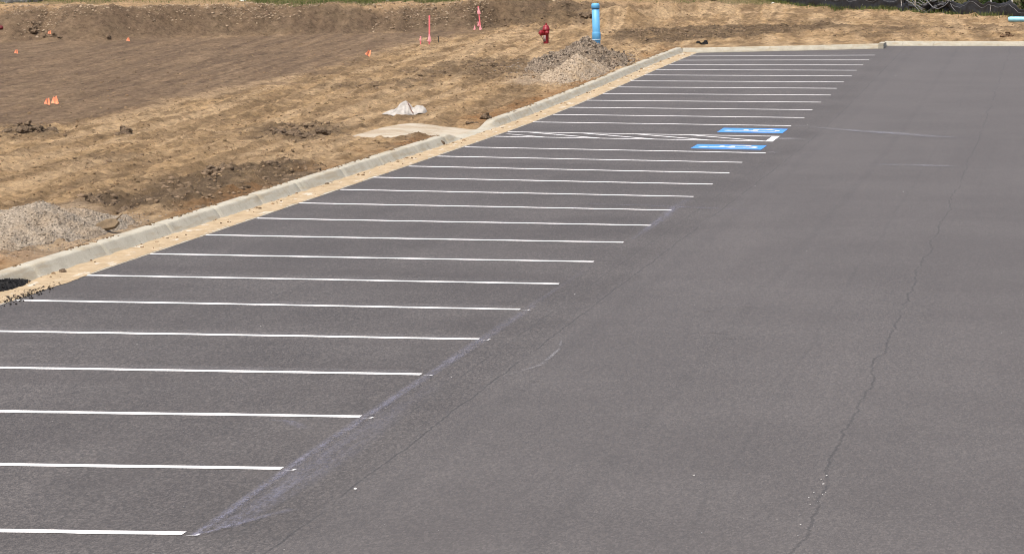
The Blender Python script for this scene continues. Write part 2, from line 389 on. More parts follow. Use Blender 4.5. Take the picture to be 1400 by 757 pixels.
# ------------------------------------------------------------------ the bare ground, one sheet
def axis(segs):
    out = [np.arange(a, b, st) for a, b, st in segs]; return np.concatenate(out+[[segs[-1][1]]])
xs = axis([(-900, -120, 60), (-120, -40, 4), (-40, -34, .5), (-34, -24, .13), (-24, -5.6, .065), (-5.6, 6, .16), (6, 30, 2), (30, 120, 10), (120, 900, 60)])
ys = axis([(-600, -60, 60), (-60, 0, 5), (0, 14, .5), (14, 40, .07), (40, 62, .08), (62, 112, .10), (112, 125, .14), (125, 140, .3), (140, 200, 5), (200, 1500, 65)])
GX, GY = np.meshgrid(xs, ys, indexing='ij'); gx, gy = GX.ravel(), GY.ravel()
Z = zsoil(gx, gy)
def poly_mask(pts, soft=.6, nz=.8):
    """soft mask of a ground polygon (world metres)"""
    P = np.array(pts, float)
    x = gx+nz*fbm(gx*.45, gy*.45+40, 4); y = gy+nz*2.2*fbm(gx*.45+80, gy*.30, 4)
    ins = np.zeros(len(gx), bool); dist = np.full(len(gx), 1e9)
    for (a, b), (c, d) in zip(P, np.roll(P, -1, 0)):
        cond = ((b > y) != (d > y)); xx = a+(y-b)*(c-a)/((d-b) if d != b else 1e-9)
        ins ^= cond & (x < xx)
        ex, ey = c-a, d-b; L = ex*ex+ey*ey+1e-12
        t = np.clip(((x-a)*ex+(y-b)*ey)/L, 0, 1)
        dist = np.minimum(dist, np.hypot(x-a-t*ex, (y-b-t*ey)*.35))
    return sstep(-soft, soft, np.where(ins, dist, -dist))
def pp(*uv): return [tuple(at(u, v)[:2]) for u, v in uv]
pale = np.maximum(.75*poly_mask(pp((-30, 352), (-30, 300), (60, 288), (110, 278), (190, 300), (196, 314), (120, 346), (40, 358)), .25, .25), poly_mask(pp((690, 112), (730, 99), (765, 99), (775, 112), (740, 117)), .3, .3), poly_mask(pp((560, 200), (600, 190), (640, 196), (600, 204)), .3, .3)*0)
pit = poly_mask(pp((-40, 176), (60, 172), (150, 158), (230, 140), (330, 122), (430, 100), (500, 80), (560, 58), (640, 46), (660, 38), (640, 36), (500, 44), (300, 48), (0, 54), (-150, 60), (-150, 170)), .9, .9)
dark = np.zeros(len(gx))
for pts, s in [(pp((195, 262), (285, 234), (420, 222), (460, 232), (430, 246), (360, 272), (280, 292), (200, 285), (130, 285), (130, 272)), 1.),
               (pp((320, 190), (350, 172), (470, 168), (490, 182), (420, 192)), .8), (pp((-10, 190), (0, 176), (60, 178), (85, 186)), .8),
               (pp((560, 100), (640, 80), (735, 82), (735, 100), (660, 108)), .75), (pp((875, 60), (830, 54), (850, 44), (1000, 36), (1130, 33), (1170, 38), (1040, 50)), 1.), (pp((1180, 42), (1200, 37), (1310, 37), (1300, 43)), .75), (pp((1160, 50), (1170, 45), (1240, 44), (1240, 49)), .6), (pp((1330, 42), (1340, 36), (1400, 38), (1400, 43)), .6), (pp((1060, 28), (1160, 27), (1160, 31), (1060, 32)), .4),
               (pp((545, 190), (560, 184), (640, 182), (610, 196), (540, 204)), .7), (pp((430, 118), (580, 104), (600, 116), (480, 128)), .5), (pp((640, 38), (655, 8), (760, 12), (820, 24), (800, 34), (720, 36)), .85),
               (pp((700, 32), (716, 14), (760, 8), (806, 10), (814, 24), (770, 33)), 1.), (pp((0, 300), (90, 290), (200, 300), (130, 312), (0, 330)), .3), (pp((100, 218), (180, 210), (190, 224), (110, 232)), .4), (pp((690, 108), (700, 90), (745, 90), (745, 108)), .5)]:
    dark = np.maximum(dark, s*poly_mask(pts, .35, .45))
red = np.zeros(len(gx))
for pts in [pp((-10, 375), (0, 345), (90, 345), (165, 325), (190, 315), (110, 352), (20, 390)), pp((640, 160), (760, 125), (830, 98), (840, 108), (720, 150), (650, 172))]:
    red = np.maximum(red, poly_mask(pts, .3, .3))
red = np.maximum(red, .85*(1-sstep(6.45, 6.95, -gx+.35*fbm(gx*1.5, gy*.8, 3)))*(gy < 83)*sstep(-.2, .25, fbm(gx*.3+2, gy*.25, 3)+.1))
strk = fbm(gx*1.15+.10*gy, gy*.045, 5); strk2 = fbm(gx*3.0+.24*gy, gy*.10+9, 4); strk3 = fbm(gx*6.0+.35*gy, gy*.30+4, 3); blot = fbm(gx*.5, gy*.28, 5); fine = fbm(gx*1.3, gy*.9, 5)
# wheel and track ruts
def seg_dist(a, b):
    ex, ey = b[0]-a[0], b[1]-a[1]; L = ex*ex+ey*ey; t = np.clip(((gx-a[0])*ex+(gy-a[1])*ey)/L, 0, 1); return np.hypot(gx-a[0]-t*ex, gy-a[1]-t*ey)
rut = np.zeros(len(gx))
for ln in [[(125, 172), (210, 147), (300, 122), (400, 105)], [(160, 160), (290, 128), (340, 118)], [(0, 232), (110, 200), (200, 190), (330, 186)], [(0, 262), (130, 222), (230, 205)], [(150, 178), (330, 178), (520, 186)], [(300, 205), (480, 150), (620, 110)], [(330, 216), (500, 160), (640, 120)], [(900, 28), (1060, 30), (1200, 34), (1399, 44)], [(880, 18), (1050, 16), (1200, 24), (1399, 36)], [(640, 64), (800, 30), (950, 20)], [(540, 72), (660, 54), (740, 44)], [(480, 100), (640, 66), (720, 60)]]:
    W = pp(*ln)
    for a, b in zip(W, W[1:]):
        d = seg_dist(a, b)+.10*fbm(gx*1.7, gy*.9, 3); rut = np.maximum(rut, 1-sstep(.10, .38, d))
isbank = sstep(-.3, .5, (gy-rim_y(gx))/1.25)*(1-sstep(1.9, 2.8, (gy-rim_y(gx))/1.25))*(1-sstep(-14, -9, gx))
banktop = sstep(1.7, 2.6, (gy-rim_y(gx))/1.25)*(1-sstep(-12, -8, gx))
TAN = np.array([0.448, 0.305, 0.160]); TAN2 = np.array([0.515, 0.370, 0.216]); BRN = np.array([0.222, 0.151, 0.084]); PIT = np.array([0.198, 0.1386, 0.0902]); DRK = np.array([.125, .089, .055]); BNK = np.array([0.166, 0.117, 0.076]); RED = np.array([0.318, 0.174, 0.0744])
def mixc(c, m, col): m = np.clip(m, 0, 1)[:, None]; return c*(1-m)+col*m
C = np.tile(TAN, (len(gx), 1))
C = mixc(C, sstep(.02, .26, strk+.22*blot)*.85, TAN2)
C = mixc(C, sstep(.0, .32, -strk*.9-strk2*.3-blot*.35)*.85, BRN)
C = mixc(C, sstep(.08, .3, strk2+.2*fine)*.6, BRN*.95)
C = mixc(C, sstep(.02, .24, strk3+.3*fine)*.36, BRN*.9)
C = mixc(C, sstep(.08, .26, -strk3)*.26, TAN2*1.05)
C = mixc(C, sstep(.08, .4, fine*.8+strk2*.4)*.38, BRN)
C = mixc(C, pit*(.88+.25*strk2), PIT*(1+.0))
C = mixc(C, pit*sstep(.0, .35, strk2+blot*.5)*.55, PIT*.74)
C = mixc(C, pit*sstep(.05, .25, -strk3+.2*fine)*.45, np.array([.30, .215, .135]))
C = mixc(C, isbank*(.9+.3*blot), BNK)
C = mixc(C, isbank*sstep(.0, .4, blot+.4*fine)*.5, np.array([.25, .18, .11]))
C = mixc(C, banktop*.9, np.array([.45, .305, .17])*1.0)
C = mixc(C, rut*.65*(1-.35*pit), TAN2*1.08)
C = mixc(C, dark*(.85+.5*fine), DRK)
C = mixc(C, dark*sstep(.15, .5, fine)*.5, DRK*2.1)
C = mixc(C, red*(.8+.4*fine), RED)
C = mixc(C, sstep(.08, .3, -fine)*.18*(1-pit)*(1-dark)*(1-isbank), TAN2*1.05)
def proj(x, y, z):
    d = np.stack([x-CAM[0], y-CAM[1], z-CAM[2]], -1); q = d@fw
    return 700+FPX*(d@rt)/q, 378.5-FPX*(d@up)/q
def grass_amt(x, y):
    """how thickly grass grows: beyond the bank, and along the far edge of the soil"""
    u, v = proj(x, y, zsoil(x, y)); ed = np.interp(u, [-300, 0, 130, 165, 330, 355, 480, 620, 640, 860, 900, 1050, 1110, 1400], [10.5, 10, 10, 6, 5.5, 7.2, 6.6, 3.2, -.5, 1.5, 4, 6.5, 4, 3])
    den = np.interp(u, [-300, 60, 130, 170, 330, 360, 620, 660, 870, 960, 1050, 1100], [.55, .5, .6, .2, .25, 1., 1., .2, .25, .35, .8, .8])
    return sstep(-1.2, 1.2, ed-v+2.5*fbm(x*.5, y*.35, 3))*den*(y > 92)
beyondfence = sstep(.2, 1.2, (gy-np.interp(gx, [-8, -7.2, 3.6, 12], [400, 125.5, 107.5, 93.])))
C = mixc(C, beyondfence*.9*(gx > -7)*(gx < 40)*(gy < 200), np.array([.055, .055, .022]))
grassy = np.where((gy > 92) & (gy < 400), grass_amt(gx, np.clip(gy, 92, 400)), 0)
C = mixc(C, pale*.6, np.array([.50, .395, .28]))
C = mixc(C, np.clip(grassy, 0, .8), np.array([.12, .115, .045]))
C = np.clip(C, .02, .7)
onsoil = np.maximum(sstep(6.32, 6.75, -gx), sstep(84.6, 86.8, gy-.1*gx)) * (gy > -5)
relief = (.055*fbm(gx*1.1, gy*.8, 4)+.062*fbm(gx*3.6, gy*2.8, 4)+.014*rng.normal(size=len(gx))*.5)*(1-.55*pit)+.075*strk2*(1-.7*pit)+.05*strk*(1-.8*pit)
relief += .05*np.maximum(fbm(gx*2.2+7, gy*1.7, 3)-.12, 0)*(1-.6*pit)
lumps = np.maximum(fbm(gx*3.1+40, gy*2.3, 3), 0)
relief = relief+dark*(.02+.16*lumps**1.3)+isbank*(.10*fbm(gx*1.2, gy*1.0, 4)+.10*lumps)-rut*.03
relief += sstep(84, 88, gy)*(1-sstep(6, 9, -gx))*(.13*fbm(gx*.45, gy*1.0, 4))
fade = sstep(-40, -30, gx)*(1-sstep(130, 150, gy))
Z = Z+relief*onsoil*fade
# keep it clear below paving and kerbs
under = (gx > -6.30) & (gy < 82.8+(gx+6.06)*.30)
Z = np.where(under, zroad(gx, gy)-.22, Z)
under2 = (gx > -.2) & (gy < 86.35+.15*(gx))
Z = np.where(under2, zroad(gx, gy)-.22, Z)
bed = sstep(-8.3, -7.9, gx)*(gx < -6.2)*sstep(42.2, 43., gy-np.interp(gx, [-9, -7.5, -6.6], [-.4, -.5, .2]))*(1-sstep(46.4, 47., gy))
Z = Z*(1-bed)+(zsoil(gx, gy)-.045)*bed
far = (np.abs(gx) > 60) | (gy > 150) | (gy < -60)
soil = mesh_obj('ground', np.stack([gx, gy, Z], 1), grid_faces(len(xs), len(ys)), M['soil'], attrs={'soil': ('c', C)})
tag(soil, kind='structure', label='bare tan and brown graded soil around the new parking lot')
GZI = Z.reshape(len(xs), len(ys))
def gsurf(x, y):                                 # height of the built ground
    i = np.clip(np.searchsorted(xs, x)-1, 0, len(xs)-2); j = np.clip(np.searchsorted(ys, y)-1, 0, len(ys)-2)
    tx = (x-xs[i])/(xs[i+1]-xs[i]); ty = (y-ys[j])/(ys[j+1]-ys[j])
    return (GZI[i, j]*(1-tx)+GZI[i+1, j]*tx)*(1-ty)+(GZI[i, j+1]*(1-tx)+GZI[i+1, j+1]*tx)*ty
def on(u, v, dz=0.):                            # ground point under a place of the photograph, on the built surface
    p = at(u, v, dz); return Vector((p.x, p.y, float(gsurf(p.x, p.y))))

# ------------------------------------------------------------------ asphalt lot, kerbs, gutter
def yend(x): return np.where(x < .03, 82.05+(x+5.6)*.30+.02, 85.55+.13*x)
ax = np.concatenate([np.arange(-5.6, 0, .35), [0., .029, .031], np.arange(.4, 14, .5), np.arange(14, 46, 4)])
tt = np.concatenate([np.linspace(0, .3, 8)[:-1], np.linspace(.3, 1, 190)])
AX, TT = np.meshgrid(ax, tt, indexing='ij'); AY = -70+TT*(yend(AX)+70)
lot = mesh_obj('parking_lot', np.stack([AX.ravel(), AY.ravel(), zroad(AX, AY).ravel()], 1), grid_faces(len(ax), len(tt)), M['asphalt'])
tag(lot, kind='structure', label='grey asphalt parking lot with white stall lines')

def ribbon(name, pts, wid, mat, parent, lift=.004, n=24, attrs=None, cover=None, nx=2):
    """painted or dusty strip laid on the asphalt along world points"""
    P = np.array(pts, float); L = np.concatenate([[0], np.cumsum(np.hypot(*np.diff(P, axis=0).T))]); s = np.linspace(0, L[-1], n)
    px = np.interp(s, L, P[:, 0]); py = np.interp(s, L, P[:, 1])
    dx = np.gradient(px); dy = np.gradient(py); q = np.hypot(dx, dy); nxv, nyv = -dy/q, dx/q
    wd = np.interp(s, L, wid) if not np.isscalar(wid) else np.full(n, wid)
    off = np.linspace(-.5, .5, nx)
    X = px[:, None]+nxv[:, None]*off*wd[:, None]; Y = py[:, None]+nyv[:, None]*off*wd[:, None]
    V = np.stack([X.ravel(), Y.ravel(), (zroad(X, Y)+lift).ravel()], 1)
    at_ = None
    if cover is not None:
        t = np.linspace(0, 1, n)[:, None]*np.ones(nx); o = np.ones(n)[:, None]*(1-np.abs(off*2))
        at_ = {'cover': ('f', (cover(t, o)).ravel())}
    F = grid_faces(n, nx)[:, ::-1]
    return mesh_obj(name, V, F, mat, parent, attrs=at_)
def flat(name, polys, mat, parent, lift=.004):
    V = []; F = []
    for pl in polys:
        k = len(V); V += [(x, y, float(zroad(x, y))+lift) for x, y in pl]; F.append(list(range(k, k+len(pl))))
    return mesh_obj(name, V, F, mat, parent, smooth=False)

HW, AW = 3.4458, 1.5625
SY = []; c_ = 0.
for i in range(30):
    SY.append(c_); c_ += HW if i in (15, 17) else AW if i == 16 else 2.74
for i, y in enumerate(SY):
    if i in (16, 17): continue
    xe = {15: .16, 18: -.05}.get(i, random.uniform(-.02, .03)); tilt = random.uniform(-.02, .02)
    xl = -5.60+(random.uniform(-.02, .03))
    n = 26; xx = np.linspace(xl, xe, n); yy = y+tilt*(xx/5.6)+.008*np.sin(xx*1.1+i)+.004*rng.normal(size=n)
    hw = (.060 if i < 12 else .068)+.005*np.abs(rng.normal(size=n))
    X = np.stack([xx, xx], 1); Y = np.stack([yy-hw, yy+hw], 1)
    V = np.stack([X.ravel(), Y.ravel(), (zroad(X, Y)+.004).ravel()], 1).tolist(); F = [tuple(r) for r in grid_faces(n, 2)]
    # stencil leftovers past the end of the line
    for (a, b, c, d) in ((xe+.03, xe+.105, -.072, -.064), (xe+.085, xe+.105, -.060, -.02+random.uniform(0, .04))):
        if i >= 6: continue
        k = len(V); V += [(p, y+q, float(zroad(p, y+q))+.004) for p, q in ((a, c), (b, c), (b+.01, d), (a+.01, d))]; F.append((k, k+1, k+2, k+3))
    mesh_obj('stall_line', V, F, M['white'], lot)
y0, y1 = SY[16], SY[17]
pl = []
for y, e in ((y0, -.0), (y1, 0.)): pl.append([(-5.58, y-.066), (e, y-.066), (e, y+.066), (-5.58, y+.066)])
pl = [[(-5.58+k*.6975, a[0][1]), (-5.58+(k+1)*.6975, a[0][1]), (-5.58+(k+1)*.6975, a[2][1]), (-5.58+k*.6975, a[2][1])] for a in pl for k in range(8)]
for k in range(5):
    xf = -1.78-1.1*k
    if k == 4: continue
    for t0, t1 in ((0, .25), (.25, .5), (.5, .75), (.75, 1)):
        f = lambda t: (xf+1.55*t, y1-.069-(y1-y0-.138)*t)
        (p, q), (r, s) = f(t0), f(t1); hw = .076
        pl.append([(p-hw, q), (r-hw, s), (r+hw, s), (p+hw, q)])
f = lambda t: (-6.18+1.55*t, y1-.069-(y1-y0-.138)*t)
pl.append([(f(.44)[0]-.02, f(.44)[1]), (f(1)[0]-.064, f(1)[1]), (f(1)[0]+.064, f(1)[1]), (f(.44)[0]+.064, f(.44)[1])])
pl.append([(-.15, y0+.068), (-.005, y0+.068), (-.005, y1-.068), (-.15, y1-.068)])
tag(flat('access_aisle_marking', pl, M['white'], lot), 'white hatched access aisle between the two blue painted symbols')

def isa(name, x0, x1, ya, yb, lab):
    """blue square with the wheelchair user; read from the drive aisle, so its top points to the kerb"""
    nn = 8; X, Y = np.meshgrid(np.linspace(x0, x1, nn), np.linspace(ya, yb, 4), indexing='ij')
    base = mesh_obj(name, np.stack([X.ravel(), Y.ravel(), (zroad(X, Y)+.004).ravel()], 1), grid_faces(nn, 4), M['blue'], lot)
    tag(base, lab)
    L, Wd = x1-x0, yb-ya
    def w(a, b): return (x1-b*L, ya+a*Wd)       # a across (towards +y), b up the symbol
    polys = []
    def stroke(pts, r):
        for (a, b), (c, d) in zip(pts, pts[1:]):
            ux, uy = c-a, d-b; l = math.hypot(ux, uy); nx, ny = -uy/l*r, ux/l*r
            polys.append([w(a+nx, b+ny), w(c+nx, d+ny), w(c-nx, d-ny), w(a-nx, b-ny)][::-1])
    polys.append([w(.40+.075*math.cos(t), .855+.075*math.sin(t)) for t in np.linspace(0, 2*math.pi, 15)[:-1]][::-1])
    stroke([(.40, .78), (.42, .66)], .044); stroke([(.42, .66), (.44, .47)], .047)
    stroke([(.45, .615), (.64, .60)], .034)
    stroke([(.42, .46), (.645, .455)], .043); stroke([(.645, .475), (.735, .23)], .038); stroke([(.72, .225), (.83, .26)], .034)
    arc = [(.44+.225*math.cos(t), .33+.225*math.sin(t)) for t in np.linspace(math.radians(128), math.radians(352), 15)]
    stroke(arc, .030)
    k = 0; V = []; F = []
    for j, pl_ in enumerate(polys):
        k = len(V); V += [(x, y, float(zroad(x, y))+.008+.0006*(j % 4)) for x, y in pl_]; F.append(list(range(k, k+len(pl_))))
    mesh_obj('wheelchair_emblem', V, F, M['symbol'], base, smooth=False)
na = [at(*q, fn=zroad) for q in ((945, 203.4), (952.6, 197.4), (1047.8, 199.2), (1041, 204.8))]
fa = [at(*q, fn=zroad) for q in ((980.5, 181), (988, 175.8), (1077, 176), (1070.5, 182.6))]
isa('accessible_space_symbol', (na[0].x+na[1].x)/2, (na[2].x+na[3].x)/2, (na[0].y+na[3].y)/2, (na[1].y+na[2].y)/2, 'blue wheelchair symbol on the camera side of the hatched aisle')
isa('accessible_space_symbol', (fa[0].x+fa[1].x)/2, (fa[2].x+fa[3].x)/2, (fa[0].y+fa[3].y)/2, (fa[1].y+fa[2].y)/2, 'blue wheelchair symbol on the far side of the hatched aisle')

# chalk from snapping the lines
cv = lambda t, o: sstep(0, .7, o)*sstep(0, .06, t)*(1-sstep(.75, 1, t))
cv2 = lambda t, o: sstep(0, .8, o)*(1-t)**.7
R_ = lambda *uv: [tuple(at(u, v, fn=zroad)[:2]) for u, v in uv]
nchalk = 0
def dust(pts, wid, mat='faint', n=40, cov=cv, lift=None):
    global nchalk; nchalk += 1
    tag(ribbon('chalk_dust_mark', pts, wid, M[mat], lot, .010+.0011*(nchalk % 9), n, cover=cov, nx=7))
dust([(.10, -.1), (.06, 3), (.06, 6.5), (.09, 9.5), (.10, 14)], [.09, .11, .12, .13, .10], cov=lambda t, o: sstep(0, .9, o)*(1-.75*t))
dust([(.22, .2), (.26, 2.8), (.22, 5.5), (.24, 8.5)], [.22, .42, .36, .25], cov=lambda t, o: .55*sstep(0, .9, o)*(1-t))
dust([(.15, 0), (.33, .55), (.50, 1.0)], [.05, .10, .12], n=14, cov=lambda t, o: .9*sstep(0, .9, o)*(1-.7*t))
dust([(.05, 9), (.07, 20)], [.12, .08], cov=lambda t, o: .35*sstep(0, .9, o)*(1-t))
dust(R_((860, 332), (905, 300), (922, 285), (950, 268)), [.10, .22, .22, .12], n=24, cov=lambda t, o: .55*sstep(0, .9, o)*np.sin(math.pi*t))
dust(R_((760, 279), (880, 282), (935, 284.5), (975, 286), (1060, 291.5)), [.12, .14, .12, .10, .10], cov=lambda t, o: sstep(0, .8, o)*np.where(t < .62, .9*t/.62, .9*(1-t)/.38))
dust(R_((1100, 174), (1160, 179), (1220, 183), (1280, 188), (1330, 190)), [.2, .5, .8, .6, .2], mat='hazy', cov=lambda t, o: 1.2*sstep(0, 1., o)*np.sin(math.pi*t)**.8)
dust(R_((1190, 226), (1250, 227), (1320, 229)), [.4, .6, .4], mat='hazy', cov=lambda t, o: .8*sstep(0, .8, o)*np.sin(math.pi*t))
dust(R_((360, 574), (395, 577), (420, 588)), [.08, .14, .2], n=20, cov=lambda t, o: .5*sstep(0, .8, o)*np.sin(math.pi*t))
dust(R_((768, 462), (765, 478), (740, 500), (690, 515)), [.03, .04, .07, .05], n=20, mat='pale', cov=lambda t, o: sstep(0, .8, o)*np.sin(math.pi*t))
dust(R_((1062, 190), (1085, 191.5), (1110, 192)), [1.1, .9, .5], n=14, mat='pale', cov=lambda t, o: .85*sstep(0, .8, o)*(1-t))
dust(R_((1050, 209), (1075, 210)), [.4, .3], n=8, mat='pale', cov=lambda t, o: .8*sstep(0, .8, o)*(1-t))
dust(R_((1090, 172.5), (1104, 173)), [.3, .2], n=8, mat='pale', cov=lambda t, o: .8*sstep(0, .8, o)*(1-t))
for (a, b, v0) in ((955, 982, 426), (1012, 1038, 420.5), (957, 1000, 456), (978, 1025, 463.5), (1034, 1048, 392), (720, 745, 522), (706, 720, 534)):
    tag(ribbon('tyre_scuff', R_((a, v0), ((a+b)/2, v0-.2), (b, v0+.6)), [.02, .05, .03], M['scuff'], lot, .006, 12, cover=lambda t, o: .9*sstep(0, .8, o)*np.sin(math.pi*t), nx=5))
for i in list(range(3, 15)):                    # thin overspray beside the lines
    dust([(-5.4, SY[i]+.10), (-2.5, SY[i]+.12), (-.1, SY[i]+.11)], [.3, .34, .3], mat='pale', n=12, cov=lambda t, o: .22*sstep(0, .9, o)*np.ones_like(t))

# kerb profile: (distance outward from the asphalt edge, height)
KP = [(0., .003), (.42, -.006), (.445, .012), (.4745, .05), (.506, .092), (.533, .127), (.541, .137), (.553, .145), (.568, .150), (.60, .153), (.715, .150), (.725, .13), (.725, -.25)]
def kerb(name, path, outn, joints, drop=None, gutter=True, lab=None):
    """sweep of the kerb section; path = list of (x, y) asphalt edge points, outn = unit vectors away from the asphalt"""
    prof = KP if gutter else [(0., -.2)]+[(a-.44, b) for a, b in KP[2:]]
    P = np.array(path); O = np.array(outn)
    V = []
    for i, ((x, y), o) in enumerate(zip(P, O)):
        k = 1. if drop is None else float(drop[i]); j = joints[i]
        for a, h in prof:
            hh = h if h <= .012 else .012+(h-.012)*max(k, .06)
            if h > .02: hh -= j*.018
            aa = a+(j*.016 if h > .02 else 0)
            qx, qy = x+o[0]*aa, y+o[1]*aa
            V.append((qx, qy, float(zroad(x, y))+hh))
    o = mesh_obj(name, V, grid_faces(len(P), len(prof)), M['concrete'], smooth=False)
    return tag(o, lab, kind='structure')
ky = [2.]
jn = [16.05, 18.85, 21.9, 24.5, 27.0, 29.5, 29.8, 32.75, 35.8, 39.05, 42.0, 49.5, 52.5, 55.6, 58.7, 61.8, 64.9, 68, 71, 74.1, 77.2, 80.2]
jj = [0.]
yy_ = sorted(set([round(v, 3) for v in np.arange(2, 82.45, .25)]+[round(j+d, 3) for j in jn for d in (-.045, -.02, .02, .045)]))
jv = [1. if any(abs(y-j) < .03 for j in jn) else 0. for y in yy_]
wig = .018*pnoise(np.array(yy_)*.25, np.zeros(len(yy_)))
kerb('left_kerb', [(-5.6, y) for y in yy_], [(-1, 0.)]*len(yy_), jv, ramp(np.array(yy_)), lab='long concrete kerb and gutter along the stalls, dropped at the ramp')
# end kerbs
def line_pts(a, b, st=.3):
    n = max(2, int(math.hypot(b[0]-a[0], b[1]-a[1])/st)); return [(a[0]+(b[0]-a[0])*t, a[1]+(b[1]-a[1])*t) for t in np.linspace(0, 1, n)]
pe = line_pts((-6.06, 81.98), (.05, 83.80)); d = Vector((6.11, 1.82)).normalized(); no = (-d.y, d.x)
kerb('end_kerb', pe, [no]*len(pe), [1. if abs((i*.3) % 3.05) < .15 and i > 3 else 0 for i in range(len(pe))], gutter=False, lab='end kerb across the last stall')
pe = line_pts((.02, 85.50), (30, 89.4)); d = Vector((29.98, 3.9)).normalized(); no = (-d.y, d.x)
kerb('end_kerb', pe, [no]*len(pe), [1. if abs((i*.3) % 3.05) < .15 and i > 3 else 0 for i in range(len(pe))], gutter=False, lab='end kerb closing the drive aisle')
cap = [(-.10, 83.7), (.05, 83.74), (.05, 85.6), (-.10, 85.6)]
bm = bmesh.new(); zc = float(zroad(0, 84.5))
box(bm, (-.02, 84.62, zc+.02), (.16, 1.75, .26)); bmesh.ops.bevel(bm, geom=bm.edges[:], offset=.02, segments=2)
tag(bm_obj('kerb_return', bm, M['concrete'], smooth=False), 'short kerb return joining the two end kerbs', kind='structure')
# washed sand in the gutter
gy_ = np.arange(3, 82.6, .07); e = fbm(gy_*.9, gy_*0+2, 4)*.05; e2 = fbm(gy_*3.1, gy_*0+5, 3)*.02
e = 1.5*e+1.6*e2-.03+.22*np.exp(-((gy_-15.2)/.9)**2)*.3
inn = .437+.02*fbm(gy_*2, gy_*0+8, 3)
offs = np.linspace(0, 1, 9)
O = e[:, None]*-1*(1-offs)+inn[:, None]*offs
hh = (.004+.010*np.sin(offs*math.pi)**.6+.012*offs**3)[None]*(1+.8*fbm(gy_*2.2, gy_*0, 3))[:, None]+.004*pnoise(gy_[:, None]*7, offs*5)
hh[:, 0] = .0045
X = -5.6-O; Yg = gy_[:, None]+0*O
tag(mesh_obj('gutter_sand', np.stack([X.ravel(), Yg.ravel(), (zroad(X, Yg)+hh).ravel()], 1), grid_faces(len(gy_), 9), M['sand']), 'tan sand washed into the kerb gutter', kind='stuff')
# ramp pavement slab
A = [at(u, v) for u, v in ((490, 189), (556, 166.5), (636, 166.5), (655, 172), (664, 180), (640, 189), (600, 186))]
sx = np.linspace(-8.0, -6.05, 40); t_ = np.linspace(0, 1, 22)
ylo = 42.4+.25*fbm(sx*1.3, sx*0, 3)+np.interp(sx, [-8, -7.5, -6.6, -6.05], [-.5, -.6, .1, 1.6]); yhi = 46.7+.25*fbm(sx*1.3, sx*0+7, 3)+np.interp(sx, [-8, -7.85, -7.7, -6.05], [-1.2, -.2, .1, 0])
YY = ylo[:, None]+(yhi-ylo)[:, None]*t_; XX = sx[:, None]+0*YY
zz = zsoil(XX, YY)+.012+.006*fbm(XX*2, YY*2, 3)
edge = np.minimum(np.minimum(t_, 1-t_)*22, 1.)[None]*np.ones_like(XX); zz = zz-.06*(1-edge)
zz = np.where(XX > -6.3, np.minimum(zz, zroad(XX, YY)+.035), zz)
tag(mesh_obj('pavement', np.stack([XX.ravel(), YY.ravel(), zz.ravel()], 1), grid_faces(40, 22), M['pavement']), 'dusty pale concrete ramp pavement behind the dropped kerb', kind='structure')

# ------------------------------------------------------------------ loose pieces
def oct_():
    V = np.array([(1, 0, 0), (-1, 0, 0), (0, 1, 0), (0, -1, 0), (0, 0, 1), (0, 0, -1)], float)
    F = np.array([(0, 2, 4), (2, 1, 4), (1, 3, 4), (3, 0, 4), (2, 0, 5), (1, 2, 5), (3, 1, 5), (0, 3, 5)]); return V, F
def ico(sub=1):
    bm = bmesh.new(); bmesh.ops.create_icosphere(bm, subdivisions=sub, radius=1); V = np.array([v.co[:] for v in bm.verts]); F = np.array([[v.index for v in f.verts] for f in bm.faces]); bm.free(); return V, F
ICO0, ICO1, ICO2, ICO3 = oct_(), ico(1), ico(2), ico(3)
def lumps(P, R, flat_=.65, base=None, jit=.28, tone=None):
    Vb, Fb = base or ICO1; n = len(P); k = len(Vb)
    ang = rng.uniform(0, 6.28, n); ca, sa = np.cos(ang), np.sin(ang)
    V = np.repeat(Vb[None], n, 0)*(1+jit*rng.normal(size=(n, k, 1)))
    V = V*np.stack([rng.uniform(.75, 1.35, n), rng.uniform(.75, 1.25, n), flat_*rng.uniform(.7, 1.25, n)], 1)[:, None]
    V = np.stack([V[..., 0]*ca[:, None]-V[..., 1]*sa[:, None], V[..., 0]*sa[:, None]+V[..., 1]*ca[:, None], V[..., 2]], -1)*np.asarray(R)[:, None, None]+np.asarray(P)[:, None]
    F = (Fb[None]+np.arange(n)[:, None, None]*k).reshape(-1, 3)
    tn = np.repeat(rng.uniform(0, 1, n) if tone is None else tone, k)
    return V.reshape(-1, 3), F, tn
def scatter(name, P, R, mat, lab, **kw):
    V, F, tn = lumps(P, R, **kw)
    return tag(mesh_obj(name, V, F, mat, smooth=False, attrs={'tone': ('f', tn)}), lab, kind='stuff')
def rand_in(n, fmask, x0, x1, yy0, yy1):
    x = rng.uniform(x0, x1, n*12); y = rng.uniform(yy0, yy1, n*12); k = fmask(x, y) > rng.uniform(0, 1, n*12)
    return x[k][:n], y[k][:n]
DK = dark.reshape(len(xs), len(ys)); RD = red.reshape(len(xs), len(ys)); PT = pit.reshape(len(xs), len(ys))
def samp(A_, x, y): return A_[np.clip(np.searchsorted(xs, x), 0, len(xs)-1), np.clip(np.searchsorted(ys, y), 0, len(ys)-1)]
# stones in the cut bank
def bm_(x, y):
    s = (y-rim_y(x))/1.25; b = sstep(.2, 1.3, s)*(1-sstep(2.3, 3.0, s))*(1-sstep(-15.5, -12, x))
    return b*sstep(-.25, .45, fbm(x*.33, y*.2+3, 3)+.5*(s-1.1)*.6)
x, y = rand_in(5200, bm_, -34, -11, 82, 108)
P = np.stack([x, y, gsurf(x, y)+.005], 1); R = .014+.042*rng.uniform(0, 1, len(x))**2.6
scatter('bank_rubble', P, R, M['stone'], 'light stones embedded in the dark cut bank')
